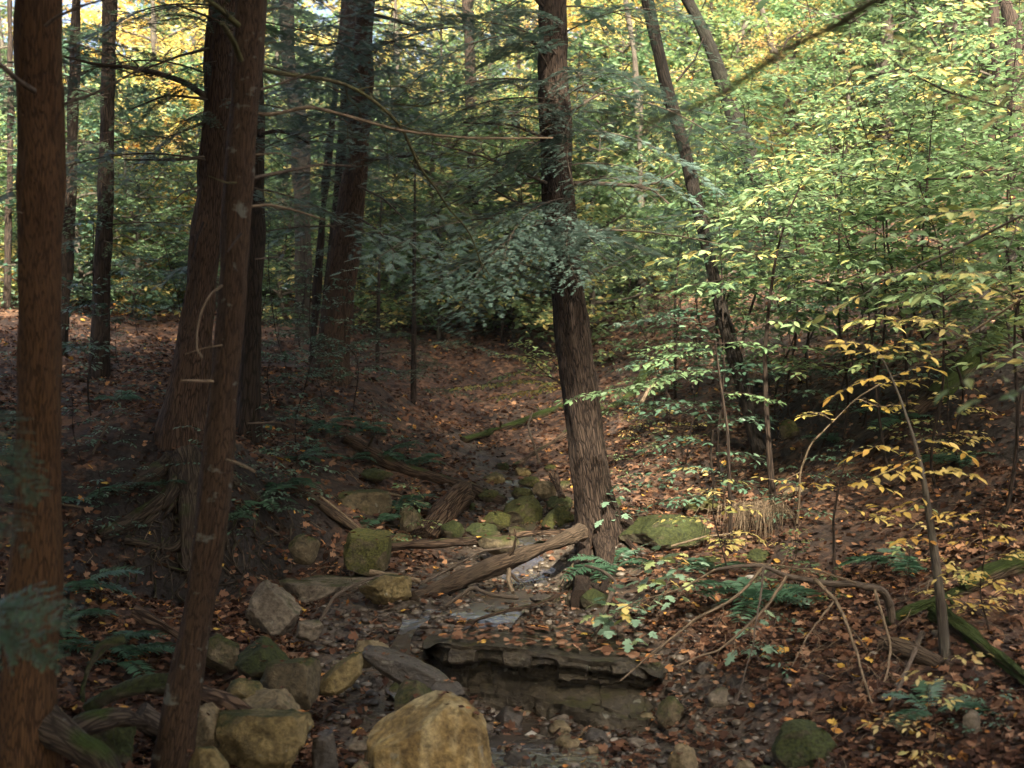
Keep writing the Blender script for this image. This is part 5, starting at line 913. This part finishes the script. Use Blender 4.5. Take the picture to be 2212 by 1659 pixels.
traced('leafy twig of long green and yellow leaves at the right edge above the litter', [(2330, 880), (2250, 840), (2180, 820), (2120, 800)], 4.6, 4.4, 5, 2,
       [([(2180, 820), (2120, 800), (2050, 840)], -.1, 50), ([(2250, 840), (2180, 850), (2100, 870)], -.2, 40), ([(2250, 840), (2200, 800), (2160, 790)], .1, 40)], 'mixed', .085, GB, (.35, .8), .7, name='leafy_twig', cat='branch')
traced('long slanting twig with yellow leaves crossing above the leaning mossy log', [(2330, 560), (2200, 650), (2080, 730), (1960, 800)], 7.5, 8.2, 8, 3,
       [([(2200, 650), (2140, 590), (2040, 590)], -.3, 90), ([(2200, 650), (2150, 640), (2060, 650)], -.2, 60), ([(2080, 730), (2020, 690), (1960, 690)], -.2, 70)], 'yellow', .08, PT, (.1, .6), name='leafy_twig', cat='branch')
traced('thin slanting branch of bright yellow and lime leaves across the upper right slope', [(2330, 400), (2200, 470), (2060, 540), (1900, 610), (1800, 660)], 7.2, 8.0, 9, 3,
       [([(2200, 470), (2100, 450), (1980, 470)], -.3, 100), ([(2060, 540), (1980, 500), (1880, 510)], -.3, 100), ([(1980, 575), (1930, 600), (1820, 590)], -.2, 80), ([(2200, 470), (2180, 540), (2080, 580)], -.2, 80), ([(2060, 540), (2060, 600), (1990, 640)], -.2, 70), ([(1900, 610), (1860, 640), (1760, 690)], -.1, 60)], 'mixed', .105, GB, (.35, .85), name='leafy_branch', cat='branch')
traced('slender twig sprinkled with yellow leaves below the diagonal blurred limb', [(2330, 260), (2200, 240), (2050, 200), (1950, 150), (1860, 70)], 6.5, 7.0, 7, 3,
       [([(2200, 240), (2120, 270), (2030, 280)], -.2, 60), ([(2050, 200), (2000, 230), (1930, 220)], -.2, 50), ([(1950, 150), (1900, 160), (1840, 130)], -.1, 40)], 'mixed', .08, DB, (.4, .85), .8, name='leafy_branch', cat='branch')
traced('green leafy branch pushing in from the right below the mossy leaning trunk', [(2330, 330), (2150, 380), (1950, 390), (1800, 380)], 9.5, 10.5, 9, 3,
       [([(2150, 380), (2050, 340), (1940, 350)], -.3, 110), ([(1950, 390), (1880, 350), (1780, 340)], -.3, 110), ([(2150, 380), (2080, 420), (1990, 430)], -.3, 110), ([(1950, 390), (1900, 430), (1800, 430)], -.2, 100), ([(1870, 385), (1800, 370), (1700, 390)], -.2, 90)], 'green', .11, DB, (.3, .9), name='leafy_branch', cat='branch')

# ferns
def frond(seed, L=.45):
    r = np.random.default_rng(seed); A = Acc(); n = 22; t = np.linspace(0, 1, n); P = np.c_[t*L, .02*np.sin(t*3+seed), L*(.55*t-.62*t*t)]; tube(A, P, np.linspace(.003, .001, n), 4, 0, cap=False, tint=.2)
    pos, X, Z, S = [], [], [], []
    for k in range(3, n):
        for s in (1, -1): pos.append(P[k]); X.append(np.array([.35, s, -.1+r.normal()*.1])); Z.append(UP+r.normal(size=3)*.12); S.append(L*.27*math.sin(pi*(.12+.86*(1-t[k])**.8))**.8+.008)
    V = DI[0]*[1, .55, 1]; inst(A, V, DI[1], pos, X, Z, S, 0, np.clip(r.random(len(pos))*.5+.3, 0, 1)); return A.mesh('frond', [FERN], smooth=False)
FR = [frond(k, [.45, .5, .4][k]) for k in range(3)]
def fern(label, px, py, n, sc, seed, group='ferns on the ravine banks', pend=True):
    r = np.random.default_rng(seed); p = hit(px, py); o = thing('fern', p, None if pend else label, 'fern', group if pend else None)
    for k in range(n):
        f = link('frond', FR[k % 3], o); a = k/n*2*pi+r.uniform(-.3, .3); s = sc*r.uniform(.75, 1.15); f.rotation_euler = (r.uniform(-.2, .2), r.uniform(-.35, .1), a); f.scale = (s, s, s); f.location = (0, 0, .01)
    if pend: PEND.append((o, label, .25))
fern('clump fern with bluish fronds under the bare dead branch', 1640, 1310, 12, 1.0, 1, pend=False)
fern('small fern with two low fronds near the bottom right corner', 2015, 1560, 5, .7, 2, pend=False)
fern('drooping fern at the right end of the broad flat mossy block', 860, 1100, 8, .9, 3, pend=False)
fern('small fern on the stones above the split mossy boulder', 815, 1135, 6, .6, 4, pend=False)
for k, (px, py) in enumerate([(780, 935), (830, 990), (700, 930), (640, 1000), (1960, 1240), (2090, 1000), (2050, 1010), (150, 1345), (215, 1420), (250, 1445), (1530, 1240), (430, 860), (250, 870), (180, 1100), (900, 1010), (760, 1000), (1330, 1230), (1800, 960), (160, 1290), (1950, 920), (560, 1090), (490, 1130), (610, 1060), (350, 1060)]):
    fern('green fern', px, py, 7, R.uniform(.6, .95), 10+k)
fern('dry brown drooping grass tuft on the litter behind the bare dead branch', 1630, 1130, 3, .3, 50, pend=False) if False else None
A = Acc(); b = hit(1625, 1150); r = np.random.default_rng(5)
for k in range(240):
    a = r.uniform(0, 2*pi); q = b+np.array([r.normal()*.14, r.normal()*.1, .12+r.random()*.12]); d = np.array([cos(a), sin(a)-.4, 0])*r.uniform(.08, .25); P = np.array([q, q+d*.6+UP*.04, q+d-UP*r.uniform(.1, .3)]); tube(A, P, [.003, .003, .001], 3, 0, cap=False, tint=r.random())
tag(single(A, 'dry_tuft', [PT], b), 'drooping tuft of dry brown blades on the slope right of the long mossy boulder', 'grass tuft')

# ------------------------------------------------------------------ leaf litter and gravel (uncountable)
def normals(x, y):
    e = .04; return nrm(np.c_[gz(x-e, y)-gz(x+e, y), gz(x, y-e)-gz(x, y+e), np.full(len(x), 2*e)])
n = 150000; Y = 5.4*(26/5.4)**R.random(n); X_ = R.uniform(-.58, .58, n)*Y; keep = R.random(n) < np.where(bed(X_, Y) > .5, np.where(Y > 11.5, .75, .34), 1)*np.clip(.5+.5*fbm(np.c_[X_*1.1, Y*1.1, 0*Y], 2, 50)+.3, .25, 1); X_, Y = X_[keep], Y[keep]; n = len(Y)
nz = normals(X_, Y); k_ = (nz[:, 2] > .80)|(R.random(n) < .62); X_, Y, nz = X_[k_], Y[k_], nz[k_]; n = len(Y); a = R.uniform(0, 2*pi, n); Xv = np.c_[np.cos(a), np.sin(a), R.normal(size=n)*.25]; A = Acc()
for tm, lo, hi, smin, smax in ((CU, 0, .72, .032, .072), (MA, .72, 1.01, .04, .085)):
    u = (np.arange(n)/n); m = (u*7.13 % 1 >= lo) & (u*7.13 % 1 < hi)
    S = R.uniform(smin, smax, m.sum()); inst(A, tm[0], tm[1], np.c_[X_[m], Y[m], gz(X_[m], Y[m])+.006+.02*R.random(m.sum())], Xv[m], nz[m]+R.normal(size=(m.sum(), 3))*.38, S, 0, np.clip(R.random(m.sum())**1.15, 0, 1))
# leaves lying on the ledge
n = 260; u = R.random(n); v = R.random(n); zx = -.5+1.45*u; zy = 8.62-.34*u+.1+v*.75; A2 = np.c_[zx, zy, 0.47-.05*u-.04*u*u-.25*np.maximum(0, u-.85)+.02*R.random(n)]
inst(A, MA[0], MA[1], A2, np.c_[np.cos(u*90), np.sin(u*90), 0*u], UP+R.normal(size=(n, 3))*.25, R.uniform(.04, .085, n), 0, R.uniform(.35, 1, n))
T_ = np.array(TOPS)+[0, 0, .008]; n = len(T_); u = R.random(n); inst(A, CU[0], CU[1], T_, np.c_[np.cos(u*90), np.sin(u*90), -.1+0*u], UP+R.normal(size=(n, 3))*.3, R.uniform(.03, .07, n), 0, R.uniform(.3, 1, n))
tag(A.build('fallen_leaves', [LITTER], None, False), 'brown fallen leaf litter covering the ravine floor', None, None, 'stuff')
V, F = ico(2); A = Acc(); n = 5200; Y = R.uniform(5.6, 9.6, n); Y = np.where(R.random(n) < .25, R.uniform(9.6, 13.5, n), Y); cx = np.interp(Y, _sy, _sx); X_ = cx+R.normal(size=n)*np.interp(Y, [8, 10, 13], [.95, .6, .4]); S = .012+.035*R.random(n)**2.6; a = R.uniform(0, 6.28, n)
for k in range(4):
    Vk = V*[1, .75, .5]; Vk = Vk*(1+.12*vnoise(V*2+k*9, k))[:, None]; m = np.arange(n) % 4 == k
    inst(A, Vk, F, np.c_[X_[m], Y[m], gz(X_[m], Y[m])+S[m]*.15], np.c_[np.cos(a[m]), np.sin(a[m]), 0*a[m]], UP+R.normal(size=(m.sum(), 3))*.2, S[m])
PG, nt, N, L, b_, out = newmat('gravel_stones'); at_ = N('Attribute', attribute_name='tint'); rp = ramp(N, [(0, (.03, .024, .018)), (.55, (.058, .044, .031)), (.85, (.11, .088, .062)), (.97, (.20, .17, .13)), (1, (.38, .35, .3))]); L(at_.outputs['Fac'], rp.inputs[0]); L(rp.outputs[0], b_.inputs['Base Color']); b_.inputs['Roughness'].default_value = .45
tag(A.build('gravel', [PG]), 'wet pebble gravel in the stream bed', None, None, 'stuff')
A = Acc(); n = 1500; Y = 6.2*(18/6.2)**R.random(n); X_ = R.uniform(-.45, .45, n)*Y; Zg = gz(X_, Y)
for k in range(n):
    a = R.uniform(0, pi); l = R.uniform(.05, .28)*(1+(k % 9 == 0)); d = np.array([cos(a), sin(a), 0])*l; p = np.array([X_[k], Y[k], Zg[k]+.015]); q = p+d; e = p+d*.5+np.array([-d[1], d[0], 0])*R.normal()*.15; ends = gz(np.array([e[0], q[0]]), np.array([e[1], q[1]])); e[2], q[2] = ends[0]+.03, ends[1]+R.uniform(.01, .06)
    r_ = R.uniform(.0015, .0045); tube(A, np.array([p, e, q]), [r_, r_*.8, r_*.5], 4, int(k % 3 == 0), cap=False, seed=k)
tag(A.build('twig_litter', [TW, PT]), 'small dead twigs strewn over the leaf litter', None, None, 'stuff')
# far woods: one mass beyond the trees one can tell apart
A = Acc(); n = 26000; ang = R.uniform(-.62, .62, n); Rr = R.uniform(66, 88, n); x = np.sin(ang)*Rr; y = np.cos(ang)*Rr; gzv = tps(x, y); hmax = np.interp(x/y, [-.5, -.36, -.3, -.12, -.04, .1, .5], [11, 7, 11, 12, 8, 15, 17])*(1+.25*fbm(np.c_[x*.12, y*.02, 0*x], 2, 3)); h = R.random(n)**.8*(hmax+3)-3
cl = fbm(np.c_[x*.35, y*.1, h*.5], 2, 8); m = cl > -.6; aa = R.uniform(0, 6.28, n)
inst(A, DI[0], DI[1], np.c_[x, y, gzv+h][m], np.c_[np.cos(aa), np.sin(aa), -.3+0*aa][m], UP+R.normal(size=(m.sum(), 3))*.6, R.uniform(.5, 1.0, m.sum()), 0, np.clip(.5+.35*fbm(np.c_[x*.1, y*.05, h*.2], 2, 12)+R.normal(size=n)*.12, 0, 1)[m])
tag(A.build('far_woods', [LF['lime']], None, False), 'far yellow green woods behind the ravine', None, None, 'stuff')

# unseen hemlocks added behind and beside the camera so their crowns shade the ravine floor
for k, (x, y, cz, cs) in enumerate([(5.5, -3.5, 5, 1.35), (-3.2, -4.5, 4.5, 1.35), (-1.4, -2.6, 7, 1.1), (-5.2, 2.2, 7, 1.2), (1.2, -6, 4.5, 1.45), (9.5, -7, 6, 1.4), (-6.5, 5, 6, 1.25), (-9.5, 9, 7, 1.0), (-8, -1, 5, 1.4), (4.8, -10, 5, 1.5), (-4, -8, 5, 1.5), (0.2, -12, 5, 1.5), (-11, 6, 6, 1.4), (-9, -8, 5, 1.4)]):
    b = np.array([x, y, g1(x, y)])
    o = thing('hemlock_tree', b, None, 'tree', 'unseen hemlocks added for shade')
    P = resample(np.array([[x, y, b[2]-.2], [x+.1, y, b[2]+8], [x, y+.1, b[2]+16]]), 60); A = Acc(); tube(A, P, np.linspace(.2, .05, 60), 16, 0, .01, 700+k); A.build('trunk', [HB], o)
    c = link('crown', HC[k % 2], o); c.location = (0, 0, cz-b[2]); c.scale = (cs*1.15, cs*1.15, cs); c.rotation_euler = (0, 0, k*1.1)
    o['label'] = 'tall hemlock added unseen behind the camera to shade the ravine'

# ------------------------------------------------------------------ labels by nearest landmark
LM = [(85, 700, 'the thick left trunk'), (235, 500, 'the second trunk from the left'), (440, 500, 'the dark twin trunk'), (650, 400, 'the grey beech trunk'), (755, 500, 'the large furrowed trunk'), (893, 760, 'the hollow hemlock'), (1010, 300, 'the middle distance trunk'), (1215, 500, 'the leaning stream trunk'), (1450, 250, 'the slender bent trunk'), (1590, 250, 'the mossy leaning trunk'), (1660, 750, 'the tall dark sapling stem'), (1916, 200, 'the grey brown slope trunk'), (2190, 200, 'the dark edge trunk'), (1990, 1050, 'the yellow sapling'), (2100, 1400, 'the moss covered log'), (1440, 1150, 'the long mossy boulder'), (1380, 1400, 'the ledge end'), (1640, 1290, 'the clump fern'), (790, 1090, 'the flat mossy block'), (400, 1080, 'the grey roots'), (2130, 780, 'the leaning mossy log'), (1330, 870, 'the right slope log'), (870, 1010, 'the left bank log')]
rows = {}
for o, look, h in PEND:
    p = np.array(o.location); p[2] += .5*h*(9 if o.name.startswith('woodland') else 3.5 if o.name.startswith('under') else 2.4 if o.name.startswith('sapling') else .5); px, py = pix(p)
    wy = .25 if o.name.startswith(('woodland', 'under')) else .8
    q = min(LM, key=lambda m: abs(m[0]-px)+wy*abs(m[1]-py)); dx = px-q[0]
    far = 'far ' if p[1] > 44 else ''
    rel = ('left of ' if dx < -30 else 'right of ' if dx > 30 else 'behind ' if p[1] > 12 else 'by ')
    rows.setdefault((far+look, rel, q[2]), []).append((px, o))
ORD = ['first', 'second', 'third', 'fourth', 'fifth', 'sixth', 'seventh', 'eighth', 'ninth', 'tenth']
for (look, rel, lm), l in rows.items():
    l.sort(key=lambda e: e[0])
    for k, (px, o) in enumerate(l): o['label'] = (f'{look} just {rel}{lm}' if len(l) == 1 else f'{ORD[k]} {look} from the left, {rel}{lm}')

# thin autumn haze between the trees
hm = bpy.data.materials.new('haze'); hm.use_nodes = True; nt = hm.node_tree; nt.nodes.clear(); ho = nt.nodes.new('ShaderNodeOutputMaterial'); pv = nt.nodes.new('ShaderNodeVolumePrincipled'); nt.links.new(pv.outputs[0], ho.inputs['Volume'])
pv.inputs['Color'].default_value = (.92, .95, .9, 1); pv.inputs['Density'].default_value = .0006; pv.inputs['Anisotropy'].default_value = .3
bm = bmesh.new(); bmesh.ops.create_cube(bm, size=1.); me = bpy.data.meshes.new('haze'); bm.to_mesh(me); bm.free(); me.materials.append(hm)
hz = link('haze', me); hz.location = (0, 50, 14); hz.scale = (230, 190, 64); tag(hz, 'thin pale haze in the air of the woods', None, None, 'stuff')
# ------------------------------------------------------------------ camera, light
cam = bpy.data.cameras.new('camera'); co = bpy.data.objects.new('camera', cam); COL.objects.link(co); co.location = (0, 0, CAMZ); co.rotation_euler = (radians(90), 0, 0)
cam.lens = 45; cam.sensor_width = 36; cam.sensor_fit = 'HORIZONTAL'; cam.clip_end = 600; cam.clip_start = .05; cam.dof.use_dof = True; cam.dof.focus_distance = 11.; cam.dof.aperture_fstop = 2.1; SC.camera = co
SUN_EL, SUN_AZ = radians(42), radians(172)      # azimuth from +Y toward +X
sd = np.array([sin(SUN_AZ)*cos(SUN_EL), cos(SUN_AZ)*cos(SUN_EL), sin(SUN_EL)])
sl = bpy.data.lights.new('sun', 'SUN'); sl.energy = 4.6; sl.angle = radians(3.); sl.color = (1, .90, .74); so = bpy.data.objects.new('sun', sl); COL.objects.link(so)
from mathutils import Vector
so.rotation_euler = Vector(-sd).to_track_quat('-Z', 'Y').to_euler()
w = bpy.data.worlds.new('World'); SC.world = w; w.use_nodes = True; nt = w.node_tree; bg = nt.nodes['Background']; sk = nt.nodes.new('ShaderNodeTexSky'); sk.sky_type = 'NISHITA'; sk.sun_disc = False; sk.sun_elevation = SUN_EL; sk.sun_rotation = SUN_AZ; sk.dust_density = 8.; sk.air_density = .75; sk.ozone_density = .2
nt.links.new(sk.outputs[0], bg.inputs[0]); bg.inputs[1].default_value = .09
SC.view_settings.view_transform = 'Standard'; SC.view_settings.look = 'None'; SC.view_settings.exposure = 2.88; SC.view_settings.gamma = 1.
cy = SC.cycles; cy.use_denoising = True; cy.max_bounces = 6; cy.diffuse_bounces = 4; cy.glossy_bounces = 2; cy.transmission_bounces = 4; cy.transparent_max_bounces = 4; cy.caustics_reflective = False; cy.caustics_refractive = False; cy.sample_clamp_indirect = 6
